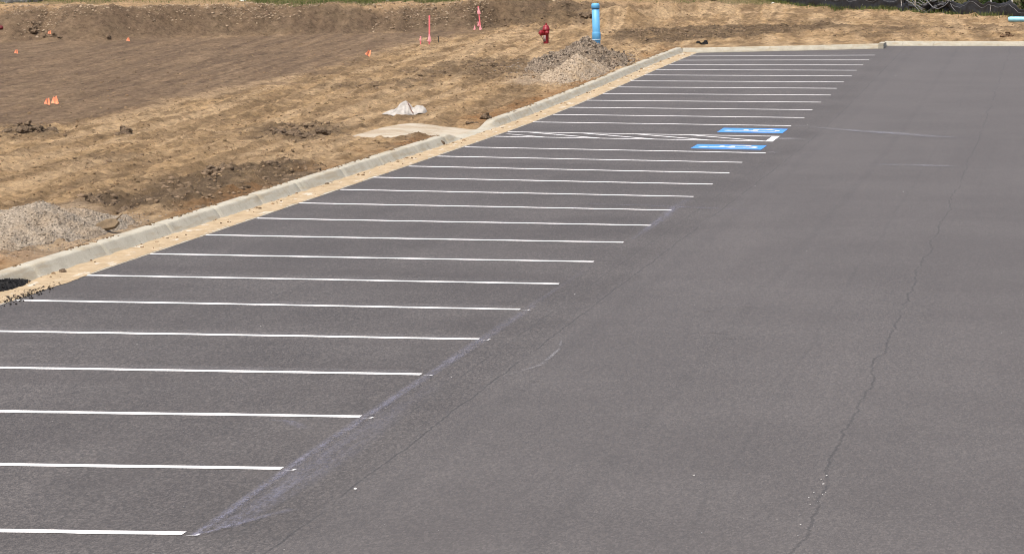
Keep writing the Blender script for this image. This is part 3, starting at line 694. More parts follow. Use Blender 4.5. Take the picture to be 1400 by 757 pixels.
# crumbs of dark soil
x, y = rand_in(6500, lambda a, b: np.clip(samp(DK, a, b), 0, 1)*.9, -22, 4, 16, 116)
P = np.stack([x, y, gsurf(x, y)+.004], 1); R = .012+.055*rng.uniform(0, 1, len(x))**2.6
scatter('dark_soil_rubble', P, R, M['crumb'], 'dark soil crumbs broken over the bare ground')
x, y = rand_in(9500, lambda a, b: (.12+.6*samp(RD, a, b)+.5*(fbm(a*.8, b*.5, 3) > .22))*(1-samp(PT, a, b)*.7)*((a < -6.5) | (b > 87.5)), -20, 5, 16, 112)
P = np.stack([x, y, gsurf(x, y)+.003], 1); R = .008+.032*rng.uniform(0, 1, len(x))**2.8
scatter('soil_rubble', P, R, M['sandcrumb'], 'small brown soil crumbs scattered over the tan ground')
x, y = rand_in(15000, lambda a, b: (.25+.5*(fbm(a*.6, b*.35, 3) > .05)+.4*samp(DK, a, b))*(1-.8*samp(PT, a, b))*(((a < -6.6) & (b > 14)) | (b > 87.8))*(np.abs(b-44.5-.0*a) > 3.2*(a > -8.6)), -24, 5, 14, 116)
P = np.stack([x, y, gsurf(x, y)+.004], 1); R = .009+.034*rng.uniform(0, 1, len(x))**2.4
scatter('tan_soil_rubble', P, R, M['tancrumb'], 'loose tan and brown soil crumbs covering the graded ground', base=ICO0, jit=.2)
yk = rng.uniform(14, 82, 1500); yk = yk[(fbm(yk*.5, yk*0+31, 4) > -.02) & ((yk < 42.3) | (yk > 48.3))]; xk = -6.325+np.abs(rng.normal(0, .045, len(yk)))
P = np.stack([xk, yk, zroad(xk, yk)+.155], 1); scatter('kerb_soil_rubble', P, .006+.024*rng.uniform(0, 1, len(yk))**2, M['sandcrumb'], 'brown soil crumbs spilled over the back edge of the kerb', flat_=.5)
# crumbs in the gutter and black crumbs by the asphalt spill
yg = rng.uniform(14, 82, 520); og = np.abs(rng.normal(0, .14, 520)); yg = yg+0*og; kk = fbm(yg*.6, yg*0, 3) > -.05; yg, og = yg[kk], og[kk]
P = np.stack([-6.05+og*.9, yg, zroad(-6, yg)+.018], 1); scatter('gutter_rubble', P, .006+.026*rng.uniform(0, 1, len(yg))**3, M['sandcrumb'], 'brown soil crumbs lying on the gutter sand')
yg = 14.2+rng.normal(0, .5, 420); xg = -5.66+rng.normal(0, .075, 420)-.04*(yg-14.3); P = np.stack([xg, yg, zroad(xg, yg)+.012], 1)
scatter('asphalt_rubble', P, .003+.011*rng.uniform(0, 1, 420)**2, M['blackcrumb'], 'black asphalt crumbs spilled over the gutter sand by the near kerb')
# pale chips on the asphalt
xg = rng.uniform(-5, 7, 150); yg = 0+75*rng.uniform(0, 1, 150)**1.4; xg[:22] = 3.97+rng.normal(0, .03, 22); yg[:22] = rng.uniform(-.5, 3.2, 22); P = np.stack([xg, yg, zroad(xg, yg)+.004], 1); scatter('chip_rubble', P, .002+.006*rng.uniform(0, 1, 150)**2.5, M['lightchip'], 'tiny pale stone chips lying on the asphalt')

# ------------------------------------------------------------------ heaps
def heap(name, cx, cy, rx, ry, h, mat, lab, cat, res=.03, rough=.03, rot=0., peak=1.25, asym=1., group=None, top=.0, stones=0, sr=(.02, .05), zf=None):
    n = int(2*rx/res); m = int(2*ry/res)
    X, Y = np.meshgrid(np.linspace(-rx, rx, n), np.linspace(-ry, ry, m), indexing='ij')
    Xs = np.where(X > 0, X/asym, X); r = np.hypot(Xs/rx, Y/ry)*(1+.16*fbm(X*1.1+cx, Y*1.1+cy, 3))
    hz = h*np.clip(1-r, 0, 1)**(1/peak)*(1-top*np.clip(1-r, 0, 1))
    c, s = math.cos(rot), math.sin(rot); wx = cx+X*c-Y*s; wy = cy+X*s+Y*c
    body = np.clip(hz/(.12*h), 0, 1)
    hz = hz*(1+.10*fbm(X*2.3, Y*2.3+cx, 3))+body*(rough*fbm(X*6, Y*6, 3)*1.2+rough*.55*rng.normal(size=X.shape))
    gf = zf or gsurf; gzv = np.asarray(gf(wx.ravel(), wy.ravel())).reshape(X.shape)
    zz = gzv+hz-.05*(1-body)
    zb = gf(cx, cy)
    V = np.stack([(wx-cx).ravel(), (wy-cy).ravel(), (zz-zb).ravel()], 1)
    F = grid_faces(n, m); keep = (r.ravel()[F] < 1.06).any(1); F = F[keep]
    used = np.unique(F); mp = -np.ones(len(V), int); mp[used] = np.arange(len(used)); V = V[used]; F = mp[F]
    if stones:
        k = rng.choice(len(V), stones); P = V[k]+np.array([0, 0, .005]); ns = stones//5
        an = rng.uniform(0, 6.28, ns); rr_ = 1+.30*np.abs(rng.normal(0, .6, ns)); qx = rr_*np.cos(an)*rx; qx = np.where(qx > 0, qx*asym, qx); qy = rr_*np.sin(an)*ry
        ok = cx+qx < -6.4
        if zf is None:
            sx_, sy_ = cx+qx[ok], cy+qy[ok]; P = np.concatenate([P, np.stack([sx_-cx, sy_-cy, gsurf(sx_, sy_)-zb+.003], 1)]); stones = len(P)
        R = sr[0]+(sr[1]-sr[0])*rng.uniform(0, 1, len(P))**2
        V2, F2, _ = lumps(P, R)
        quads = [tuple(q) for q in F]; V = np.concatenate([V, V2]); F = quads+[tuple(q+len(used)) for q in F2]
    o = mesh_obj(name, V, F, mat, smooth=False, loc=(cx, cy, float(zb)))
    return tag(o, lab, cat, group)
heap('gravel_pile', -7.28, 20.2, 1.95, 2.8, .43, M['gravel'], 'pale grey crushed stone pile behind the kerb beside the muddy board', 'gravel pile', .022, .011, peak=.88, asym=.44, stones=3600, sr=(.007, .019))
heap('soil_pile', -7.50, 71.0, 1.75, 4.2, .74, M['spoil'], 'grey brown spoil pile around the foot of the upright blue pipe', 'soil pile', .04, .06, peak=.86, asym=.64, stones=3200, sr=(.012, .055))
heap('gravel_pile', -6.98, 66.0, 1.0, 3.6, .58, M['tangravel'], 'pale tan gravel pile spilled in front of the grey spoil pile', 'gravel pile', .03, .025, peak=.82, asym=.6, stones=2200, sr=(.010, .03))
q = at(14, 396, fn=zroad)
heap('asphalt_pile', q.x-.10, q.y, .17, .95, .11, M['black'], 'black leftover asphalt pile against the kerb face', 'asphalt pile', .015, .012, peak=1.5, stones=300, sr=(.006, .018), zf=zroad)
def md_v(rmin): return max(.012, rmin*.28)
def clods(name, u0, u1, v, n, rmin, rmax, mat, lab, cat='soil clod', depth=.5, group=None):
    """a heap of clods lying together between two places of the ground"""
    a, b = on(u0, v), on(u1, v); cx, cy = (a.x+b.x)/2, (a.y+b.y)/2; zb = float(gsurf(cx, cy))
    t = rng.uniform(0, 1, n); px = a.x+(b.x-a.x)*t+rng.normal(0, .04, n); py = a.y+(b.y-a.y)*t+rng.normal(0, depth*.5, n); pz = gsurf(px, py)
    R = rmin+(rmax-rmin)*rng.uniform(0, 1, n)**1.8*(.45+.55*np.sin(math.pi*np.clip(t, .08, .92)))
    P = np.stack([px-cx, py-cy, pz-zb+R*.30], 1); L = max(math.hypot(b.x-a.x, b.y-a.y), .1)
    k = max(3, int(L/.06)); tt_ = np.linspace(.04, .96, k); bx, by = a.x+(b.x-a.x)*tt_, a.y+(b.y-a.y)*tt_
    P = np.concatenate([P, np.stack([bx-cx, by-cy, gsurf(bx, by)-zb-.01], 1)]); R = np.concatenate([R, np.full(k, max(rmin, .05))])
    k2 = n*4; w_ = rng.integers(0, n, k2); P = np.concatenate([P, P[w_]+rng.normal(0, 1, (k2, 3))*R[w_][:, None]*.55]); R = np.concatenate([R, R[w_]*rng.uniform(.25, .5, k2)])
    V, F, _ = lumps(P, R, .7, ICO2, .12)
    o = mesh_obj(name, V, F, mat, smooth=False, loc=(cx, cy, zb))
    md = o.modifiers.new('merge', 'REMESH'); md.mode = 'VOXEL'; md.voxel_size = max(.012, rmin*.28)
    me = bpy.data.meshes.new_from_object(o.evaluated_get(bpy.context.evaluated_depsgraph_get())); o.modifiers.clear()
    co_ = np.zeros(len(me.vertices)*3); me.vertices.foreach_get('co', co_); co_ = co_.reshape(-1, 3); co_ += rng.normal(0, .12*md_v(rmin), co_.shape); me.vertices.foreach_set('co', co_.ravel())
    bm = bmesh.new(); bm.from_mesh(me); seen = set(); best = []           # keep the one connected lump
    for v0 in bm.verts:
        if v0 in seen: continue
        st, isl = [v0], []; seen.add(v0)
        while st:
            v1 = st.pop(); isl.append(v1)
            for e_ in v1.link_edges:
                v2 = e_.other_vert(v1)
                if v2 not in seen: seen.add(v2); st.append(v2)
        if len(isl) > len(best): best = isl
    keep_ = set(best); bmesh.ops.delete(bm, geom=[v_ for v_ in bm.verts if v_ not in keep_], context='VERTS'); bm.to_mesh(me); bm.free()
    o.data = me
    return tag(o, lab, cat, group)
def md_v(rmin): return max(.012, rmin*.28)
clods('soil_clod', 124, 150, 280, 7, .05, .13, M['clod'], 'large dark soil clod on the ground above the pale gravel pile')
clods('soil_clod', 160, 178, 287, 6, .04, .10, M['clod'], 'smaller dark soil clod next to the gravel pile peak')
clods('soil_clod', 282, 312, 235, 8, .05, .11, M['clod'], 'dark clod at the near end of the muddy patch by the kerb')
clods('soil_clod', 350, 388, 234, 9, .05, .12, M['clod'], 'dark clod at the kerb side of the muddy patch')
clods('soil_clod', 188, 222, 278, 6, .03, .09, M['clod'], 'low dark clod inside the muddy patch')
clods('soil_clod', 160, 178, 184, 3, .08, .14, M['clod'], 'lone dark clod on the pale wheel track')
clods('clod_heap', 2, 76, 183, 26, .05, .16, M['clod'], 'row of brown clods at the edge of the brown pit', 'clod heap')
clods('clod_heap', 340, 405, 187, 20, .04, .13, M['clod'], 'low dark clod heap across the pale wheel track', 'clod heap', .9)
clods('clod_heap', 405, 448, 186, 26, .06, .19, M['clod'], 'tallest dark clod heap across the pale wheel track', 'clod heap', .8)
clods('clod_heap', 645, 690, 94, 14, .05, .17, M['clod'], 'dark clod heap between the hydrant and the white sack', 'clod heap', .8)
clods('soil_clod', 657, 668, 164, 3, .06, .11, M['clod'], 'dark clod beside the far ramp kerb')
clods('soil_clod', 640, 652, 168, 3, .03, .07, M['clod'], 'small flat clod at the edge of the ramp pavement')
clods('soil_clod', 1370, 1382, 52, 9, .06, .16, M['redclod'], 'reddish clod heap on the end kerb of the drive aisle')
clods('soil_clod', 1338, 1362, 53, 10, .03, .09, M['redclod'], 'loose reddish clods spilled along the end kerb')
clods('soil_clod', 960, 970, 60, 3, .07, .13, M['black'], 'black clod behind the end kerb corner')
clods('soil_clod', 598, 608, 197, 2, .03, .06, M['redclod'], 'small clod above the near kerb by the ramp')
clods('soil_clod', 730, 748, 42, 4, .06, .14, M['clod'], 'dark clod on the slope behind the hydrant')
clods('soil_clod', 792, 812, 24, 6, .08, .2, M['clod'], 'dark clod at the tip of the spoil mound beside the blue pipe top')
def gutter_clod(u, v, r, lab):
    q = at(u, v, fn=zroad); V, F, _ = lumps(np.array([[0, 0, r*.4]]), np.array([r*1.2]), .8, ICO2, .14)
    tag(mesh_obj('soil_clod', V, F, M['clod'], smooth=False, loc=(q.x, q.y, q.z+.01)), lab, 'soil clod')
gutter_clod(604, 199, .055, 'dark clod on the gutter sand just before the ramp')
gutter_clod(806, 123, .06, 'dark clods on the gutter sand below the gravel piles')
gutter_clod(86, 374, .035, 'small clod on the gutter sand by the near black asphalt pile')

# ------------------------------------------------------------------ muddy board on the gravel
q = on(146, 319); bm = bmesh.new()
bmv = [(-.15, -.05, 0), (-.10, -.10, 0), (.10, -.10, .0), (.17, -.02, 0), (.12, .06, 0), (.02, .10, 0), (-.13, .05, 0)]
lo = [bm.verts.new(v) for v in bmv]; hi = [bm.verts.new((v[0]*.98, v[1]*.98, .035+random.uniform(-.004, .006))) for v in bmv]
bm.faces.new(lo[::-1]); bm.faces.new(hi)
for k in range(7): bm.faces.new((lo[k], lo[(k+1) % 7], hi[(k+1) % 7], hi[k]))
bmesh.ops.bevel(bm, geom=bm.edges[:], offset=.005, segments=1)
o = bm_obj('board', bm, M['slabwood'], smooth=False); o.location = (q.x, q.y, q.z+.075); o.rotation_euler = (math.radians(32), math.radians(-14), math.radians(18))
tag(o, 'muddy brown broken board tilted on the foot of the gravel pile', 'board')
bm = bmesh.new(); tube(bm, [(.10, .03, .02), (.17, .06, .035), (.235, .10, .05)], [.014, .011, .006], 6); bm_obj('splinter', bm, M['slabwood'], o)
q = on(22, 330); bm = bmesh.new(); tube(bm, [(-.09, -.02, .0), (0, .0, .012), (.09, .05, .02)], .011, 6); o = bm_obj('stick', bm, M['wood']); o.location = (q.x, q.y, float(q.z)+.19); tag(o, 'pale stick lying on the near gravel pile', 'stick')
q = on(978, 44); bm = bmesh.new(); tube(bm, [(0, 0, -.05), (-.02, 0, .12), (-.05, .02, .25)], [.013, .010, .005], 6); tube(bm, [(.01, 0, .02), (-.10, .05, .05)], [.02, .01], 6); o = bm_obj('stick', bm, M['bark']); o.location = q; tag(o, 'dark twig stuck upright in the soil behind the end kerb', 'stick')

# ------------------------------------------------------------------ white sack
def sack():
    q = at(553, 156); ctr = Vector((q.x, q.y, float(gsurf(q.x, q.y))))
    n, m = 64, 26
    s = np.linspace(-.5, .5, n); t = np.linspace(-1, 1, m); Sx, Tt = np.meshgrid(s, t, indexing='ij')
    # ridge height and half depth along the length, one tall fold, then a slumped lobe
    rh = np.interp(Sx, [-.5, .035, .085, .16, .24, .34, .40, .46, .5], [.012, .26, .225, .15, .165, .15, .175, .13, .02])
    hd = np.interp(Sx, [-.5, -.3, 0, .06, .15, .3, .42, .5], [.06, .24, .36, .30, .22, .26, .20, .07])
    prof = np.clip(1-np.abs(Tt), 0, 1)**.85
    cr = .030*fbm(Sx*6+2, Tt*2.2+1, 3)+.040*np.abs(fbm(Sx*5+Tt*3, Tt*3-Sx*4, 2))-.012
    z = np.maximum(rh*prof+cr*np.clip(prof*(1-prof)*4, 0, 1)*np.clip((.5-np.abs(Sx))*6, 0, 1), .004)
    y = Tt*hd+.10*prof*np.where(Sx > .07, -.4, .6)
    x = Sx*.98+.05*prof*np.where(Sx > .05, .4, -.1)
    c_, s_ = rt[0], rt[1]
    W = np.stack([(x*c_-y*s_).ravel(), (x*s_+y*c_).ravel(), z.ravel()], 1)
    gl = gsurf(W[:, 0]+ctr.x, W[:, 1]+ctr.y)-ctr.z; W[:, 2] += np.minimum(gl, .03)+.02
    o = mesh_obj('sack', W, grid_faces(n, m), M['sack'], loc=ctr)
    md = o.modifiers.new('thick', 'SOLIDIFY'); md.thickness = .006
    tag(o, 'crumpled white woven sack lying on the tan soil', 'sack')
    i = int(n*.575); pts = []
    for j in range(3, m//2+1): pts.append(Vector(W[i*m+j])+Vector((.02+.0*j, -.012, .004)))
    pts = [Vector(W[int(n*(.56+.14*(1-k/8)))*m+int(2+k*10/8)])+Vector((0, -.012, .008)) for k in range(9)]
    bm = bmesh.new(); tube(bm, pts, .011, 5); bm_obj('crease_line', bm, M['sackcrease'], o)  # dark strip laid down the crease from the ridge
sack()

# ------------------------------------------------------------------ hydrant
def hydrant():
    q = on(746.5, 60.5); r = empty('fire_hydrant', q, 0.15); tag(r, 'red fire hydrant standing in the tan soil beyond the stalls', 'fire hydrant')
    bm = bmesh.new(); lathe(bm, [(.089, -.12), (.089, .012), (.088, .30), (.098, .33), (.108, .35), (.108, .42), (.125, .425), (.125, .455), (.112, .458)], 24); bm_obj('barrel', bm, M['red'], r)
    bm = bmesh.new(); lathe(bm, [(.128, .459), (.128, .485), (.108, .488), (.104, .53), (.085, .57), (.055, .592), (.04, .598)], 24); b = bm_obj('bonnet', bm, M['red'], r)
    bm = bmesh.new(); lathe(bm, [(.033, .597), (.033, .63), (.024, .632), (.024, .665)], 5); bm_obj('operating_nut', bm, M['red'], b, False)
    bm = bmesh.new(); lathe(bm, [(.075, .07), (.085, .09), (.085, .16), (.098, .165), (.098, .20), (.082, .215), (.05, .225), (.028, .226), (.028, .255)], 20, Vector((-1, -.25, 0)).normalized(), Vector((0, 0, .335))); bm_obj('pumper_cap', bm, M['red'], r)
    for s in (1, -1):
        a = Vector((.25*s, -1*s, 0)).normalized()
        bm = bmesh.new(); lathe(bm, [(.055, .07), (.055, .12), (.066, .125), (.066, .155), (.045, .168), (.02, .17), (.02, .19)], 18, a, Vector((0, 0, .345))); bm_obj('hose_cap', bm, M['red'], r)
    bm = bmesh.new(); box(bm, (-.045, -.085, .16), (.075, .02, .20)); bmesh.ops.bevel(bm, geom=bm.edges[:], offset=.006, segments=1); bm_obj('tag_plate', bm, M['steel'], r)
    bm = bmesh.new(); tube(bm, [(-.17, -.07, .28), (-.13, -.09, .17), (-.08, -.09, .08), (-.08, -.08, .02)], .009, 5); bm_obj('cap_chain', bm, M['chain'], r)
hydrant()

# ------------------------------------------------------------------ pipes
k = CAM + (fw+rt*(815.5-700)/FPX-up*(53.6-378.5)/FPX)*((72.4+20.7404)/(fw+rt*(815.5-700)/FPX-up*(53.6-378.5)/FPX)[1])
r = empty('upright_pipe', (k[0], k[1], k[2])); r.rotation_euler = (0, math.radians(-2.2), 0)
tag(r, 'upright blue plastic water pipe rising out of the grey spoil pile', 'pipe')
bm = bmesh.new(); lathe(bm, [(.107, -.8), (.107, 1.0)], 32); bm_obj('pipe_barrel', bm, M['pipe'], r)
bm = bmesh.new(); lathe(bm, [(.118, -.0), (.123, .01), (.123, .15), (.117, .185), (.1085, .20)], 32, cap=False); bm_obj('bell_socket', bm, M['pipe'], r)
bm = bmesh.new(); lathe(bm, [(.119, -.035), (.124, -.03), (.124, -.004), (.119, -.002)], 32); bm_obj('socket_rim', bm, M['rim'], r)
bm = bmesh.new(); lathe(bm, [(.1085, .86), (.118, .868), (.118, .955), (.112, .975), (.095, 1.005), (.05, 1.012)], 32); bm_obj('pipe_cap', bm, M['pipe'], r)
bm = bmesh.new(); lathe(bm, [(.1095, .845), (.1135, .848), (.1135, .864), (.1095, .867)], 32); bm_obj('gasket', bm, M['rubber'], r)
q = on(1379, 29.5); rr = .098; d = Vector((1, -.16, 0)).normalized()
o = empty('lying_pipe', (q.x, q.y, q.z+rr*.8)); tag(o, 'pale blue plastic pipe lying on the soil in front of the black silt fence', 'pipe')
bm = bmesh.new(); lathe(bm, [(.082, .0), (rr*.985, .05), (rr, .06), (rr, 6.1)], 28, d, cap=False); lathe(bm, [(.074, 6.1), (.074, .02)], 28, d, cap=False)
bm_obj('pipe_barrel', bm, M['pipepale'], o)
bm = bmesh.new(); lathe(bm, [(.084, -.004), (.083, .012), (.074, .012), (.074, -.004), (.084, -.004)], 28, d, cap=False); bm_obj('pipe_rim', bm, M['rim'], o)

# ------------------------------------------------------------------ stakes and flags
def lath(name, u, v, hgt, lean, lab, w_=.055, mat='pink', rib=True, group=None, rh=None):
    q = on(u, v); r = empty(name, q, YAW); tag(r, lab, 'survey stake', group); r.rotation_euler = (lean[1], lean[0], YAW)
    bm = bmesh.new(); v_ = box(bm, (0, 0, hgt/2-.1), (w_, .016, hgt+.2)); bm_obj('lath', bm, M[mat], r, False)
    if rib:
        for hh in (rh or (.30, .22)):
            bm = bmesh.new(); k_ = .6 if w_ < .04 else 1.
            lathe(bm, [(.018, .02), (.022, 0), (.030*k_, -.05*k_), (.052*k_, -.14*k_), (.060*k_, -.20*k_), (.03*k_, -.215*k_)], 9, org=Vector((0, -.01, hh)))
            for v_ in bm.verts: v_.co.x += random.uniform(-.010, .010); v_.co.y = v_.co.y*.6+random.uniform(-.006, .006); v_.co.z += random.uniform(-.02, .012)
            bm_obj('ribbon', bm, M['pinktape'], r, False)
    return r
lath('survey_stake', 587, 63.5, .95, (0., .02), 'tall pink survey stake standing straight beside the dark steel rod', .05, rh=(.32,))
lath('survey_stake', 657, 41, .86, (-.10, .0), 'tall pink survey stake leaning at the foot of the spoil mound', .048, rh=(.80, .17))
lath('hub_stake', 575, 63, .33, (.0, .0), 'short pink ribboned hub stake beside the straight tall stake', .036, rh=(.31,))
lath('hub_stake', 649, 42, .15, (.03, .0), 'short pink hub stake set apart from the leaning tall stake', .03, rh=(.15,))
lath('hub_stake', 654, 39, .16, (-.04, .0), 'short pink hub stake just behind the foot of the leaning stake', .03, rh=(.16,))
q = on(599.5, 59); bm = bmesh.new(); tube(bm, [(0, 0, -.1), (0, 0, .25)], .014, 8); box(bm, (-.012, 0, .25), (.05, .03, .018)); o = bm_obj('steel_rod', bm, M['chain'], smooth=False); o.location = q; tag(o, 'dark steel rod driven into the soil beside the pink stake', 'rod')
def pinflag(u, v, size, lean, lab, shape=0):
    q = on(u, v); r = empty('marker_flag', q, YAW); tag(r, lab, 'marker flag', 'orange pin flags on the bare soil'); r.rotation_euler = (lean*.4-.42, lean, YAW)
    h = size*1.5; size *= 1.12
    bm = bmesh.new(); tube(bm, [(0, 0, -.05), (0, 0, h)], .006, 5); bm_obj('flag_wire', bm, M['wire'], r)
    n = 6; bm = bmesh.new(); rows = []
    for i in range(n):
        t = i/(n-1); s = [1., .75, .6][shape]
        hw = size*.55*(1-.55*t) if shape == 0 else size*.45
        rows.append([bm.verts.new((x_*hw+(.25*size*t if shape else 0), .03*math.sin(3*x_+2*t)-.006, h-size*(1-t)*1.05+(.06*size*x_*math.sin(2*t)))) for x_ in np.linspace(-.9 if shape == 0 else 0, 1 if shape == 0 else 2*s, 6)])
    for A, B in zip(rows, rows[1:]):
        for k in range(5): bm.faces.new((A[k], A[k+1], B[k+1], B[k]))
    bm_obj('flag', bm, M['orange'], r)
pinflag(64, 144, .125, .08, 'orange pin flag on the brown pit edge, outer one of the pair')
pinflag(75, 144, .15, -.05, 'orange pin flag on the brown pit edge, larger one of the pair')
pinflag(22, 75, .10, .0, 'lone orange pin flag below the stony part of the bank')
pinflag(67.5, 49, .10, .05, 'tiny orange pin flag beside dark clods low on the bank')
pinflag(175, 58, .10, .0, 'tiny orange pin flag at the foot of the dark bank')
pinflag(501, 79, .15, .45, 'orange pin flag leaning over on the tan soil in front of the pit', 0)
q = on(1, 41); bm = bmesh.new(); lathe(bm, [(.0, 0), (.08, .0), (.09, .05), (.07, .08), (.0, .085)], 12, cap=False); o = bm_obj('bucket_lid', bm, M['redplastic']); o.location = q; o.rotation_euler = (.5, .2, 0); tag(o, 'dull red plastic scrap on the bank', 'scrap')
clods('clod_heap', 62, 80, 52, 10, .05, .15, M['clod'], 'dark clods around the tiny flag low on the bank', 'clod heap', .4)
clods('clod_heap', 47, 53, 36, 10, .06, .2, M['clod'], 'dark clod clump halfway up the bank', 'clod heap', .6)
clods('soil_clod', 143, 156, 46, 5, .05, .13, M['clod'], 'dark clod at the foot of the bank between two tiny flags')

# ------------------------------------------------------------------ grass and plants
def blades(name, x, y, hgt, wid, mat, lab=None, kind='stuff', zf=None, parent=None):
    n = len(x); z = gsurf(x, y) if zf is None else zf
    a = rng.uniform(0, 6.28, n); ln = rng.normal(0, .35, (n, 2)); h = hgt*rng.uniform(.5, 1.3, n); w_ = wid*rng.uniform(.6, 1.3, n)
    bx, by = np.cos(a)*w_/2, np.sin(a)*w_/2
    V = np.zeros((n, 5, 3)); 
    V[:, 0] = np.stack([x-bx, y-by, z-.02], 1); V[:, 1] = np.stack([x+bx, y+by, z-.02], 1)
    mx, my = x+ln[:, 0]*h*.35, y+ln[:, 1]*h*.35
    V[:, 2] = np.stack([mx+bx*.75, my+by*.75, z+h*.6], 1); V[:, 3] = np.stack([mx-bx*.75, my-by*.75, z+h*.6], 1)
    V[:, 4] = np.stack([x+ln[:, 0]*h, y+ln[:, 1]*h, z+h], 1)
    b = (np.arange(n)*5)[:, None]
    T = np.concatenate([b+[0, 1, 2], b+[0, 2, 3], b+[3, 2, 4]])
    tn = np.repeat(rng.uniform(0, 1, n), 5)
    o = mesh_obj(name, V.reshape(-1, 3), T, mat, parent, smooth=False, attrs={'tone': ('f', tn)})
    if kind: tag(o, lab, kind=kind)
    return o
FA, FB = at(1390, 26.3).to_2d(), at(1075, 6.5).to_2d(); FD = (FB-FA).normalized(); FN = Vector((-FD.y, FD.x))
if FN.y > 0: FN = -FN                            # towards the camera
def fpt(s, off=0.): p = FA+FD*s+FN*off; return p
n = 60000
x = rng.uniform(-36, 3, n); y = 94+rng.uniform(0, 1, n)*26
k = grass_amt(x, y)*(.75+.8*fbm(x*.8, y*.6, 3)) > rng.uniform(0, 1.1, n); x, y = x[k], y[k]
blades('grass', x, y, .13, .020, M['grass'], 'rough green grass along the top of the bank')
s = rng.uniform(-5, 26, 6500); off = np.abs(rng.normal(.0, .42, 6500))-.05; P2 = np.array([fpt(a, b)[:] for a, b in zip(s, off)])
kk = fbm(s*.45, s*0+3, 3)*1.1+.30 > rng.uniform(-.25, .8, 6500)
blades('fence_grass', P2[kk, 0], P2[kk, 1], .17, .022, M['grass'], 'thin grass and weeds along the foot of the silt fence')

def shrub(x, y, hgt, rad, mat, lab, seed, n=2600, name='shrub', lo=.02):
    r_ = np.random.default_rng(seed); zb = float(gsurf(x, y)); o = empty(name, (x, y, zb)); tag(o, lab, 'shrub', 'shrubs behind the silt fence')
    bm = bmesh.new()
    tips = []
    for k in range(9):
        a = r_.uniform(0, 6.28); rr_ = rad*r_.uniform(.3, .85); hh = hgt*r_.uniform(.45, .95)
        p0 = Vector((r_.normal(0, .06), r_.normal(0, .06), -.05)); p2 = Vector((rr_*math.cos(a), rr_*math.sin(a), hh)); p1 = p0.lerp(p2, .5)+Vector((0, 0, .15*hgt))
        tube(bm, [p0, p1, p2], [.03, .018, .007], 5); tips += [p1, p2, p1.lerp(p2, .5), p0.lerp(p1, .45), p0.lerp(p1, .8)]
    bm_obj('stems', bm, M['bark'], o)
    cl = r_.integers(0, len(tips), 70); cc = np.array([tips[k][:] for k in cl])+r_.normal(0, 1, (70, 3))*[rad*.30, rad*.30, hgt*.13]
    cc[:, 2] = np.clip(cc[:, 2], lo, None); ct = r_.uniform(0, 1, 70)
    w_ = r_.integers(0, 70, n); P = cc[w_]+r_.normal(0, 1, (n, 3))*[.17, .17, .12]; P[:, 2] = np.clip(P[:, 2], .01, None)
    nn = r_.normal(size=(n, 3))+[0, 0, .6]; nn /= np.linalg.norm(nn, axis=1)[:, None]
    t1 = np.cross(nn, r_.normal(size=(n, 3))); t1 /= np.linalg.norm(t1, axis=1)[:, None]; t2 = np.cross(nn, t1)
    ls = .055*r_.uniform(.6, 1.5, n)[:, None]
    V = np.stack([P-t1*ls, P-t2*ls*.45+nn*.01, P+t1*ls, P+t2*ls*.45+nn*.01], 1)
    F = np.arange(n*4).reshape(n, 4)
    tn = np.repeat(np.clip(.55*ct[w_]+.45*r_.uniform(0, 1, n), 0, 1), 4)
    mesh_obj('foliage', V.reshape(-1, 3), F, mat, o, smooth=False, attrs={'tone': ('f', tn)})
labs = ['leafy green shrub behind the fence at the lying pipe', 'dark shrub behind the fence near the third post', 'dark shrub behind the last upright fence fabric', 'dense dark shrub behind the collapsed fence fabric', 'dark shrub behind the exposed fence wire', 'dark shrub behind the far stretch of silt fence', 'low dark shrub where the silt fence leaves the view', 'bright leafy shrub behind the fence past the lying pipe']
for i, (s_, of, h_, r_, mt) in enumerate([(.6, -1.3, 2.4, 1.15, 'leaf'), (2.2, -1.7, 2.8, 1.2, 'darkleaf'), (3.9, -1.5, 2.6, 1.2, 'darkleaf'), (5.9, -1.6, 2.8, 1.3, 'darkleaf'), (8.1, -1.5, 2.5, 1.2, 'darkleaf'), (11.5, -1.7, 2.6, 1.4, 'darkleaf'), (17.5, -1.5, 2.2, 1.3, 'darkleaf'), (-1.6, -1.4, 2.6, 1.3, 'leaf')]):
    p = fpt(s_, of); shrub(p.x, p.y, h_, r_, M[mt], labs[i], 50+i, 3600)
for i, (x_, y_, lb) in enumerate([(-21.2, 127, 'dark green shrub in the grass above the middle of the bank'), (-18.6, 129, 'taller green shrub in the grass beyond the bank'), (-9.5, 131, 'green shrub at the far edge of the soil beyond the upright pipe')]):
    shrub(x_, y_, 1.6, 1.1, M['leaf'], lb, 80+i, 2200)

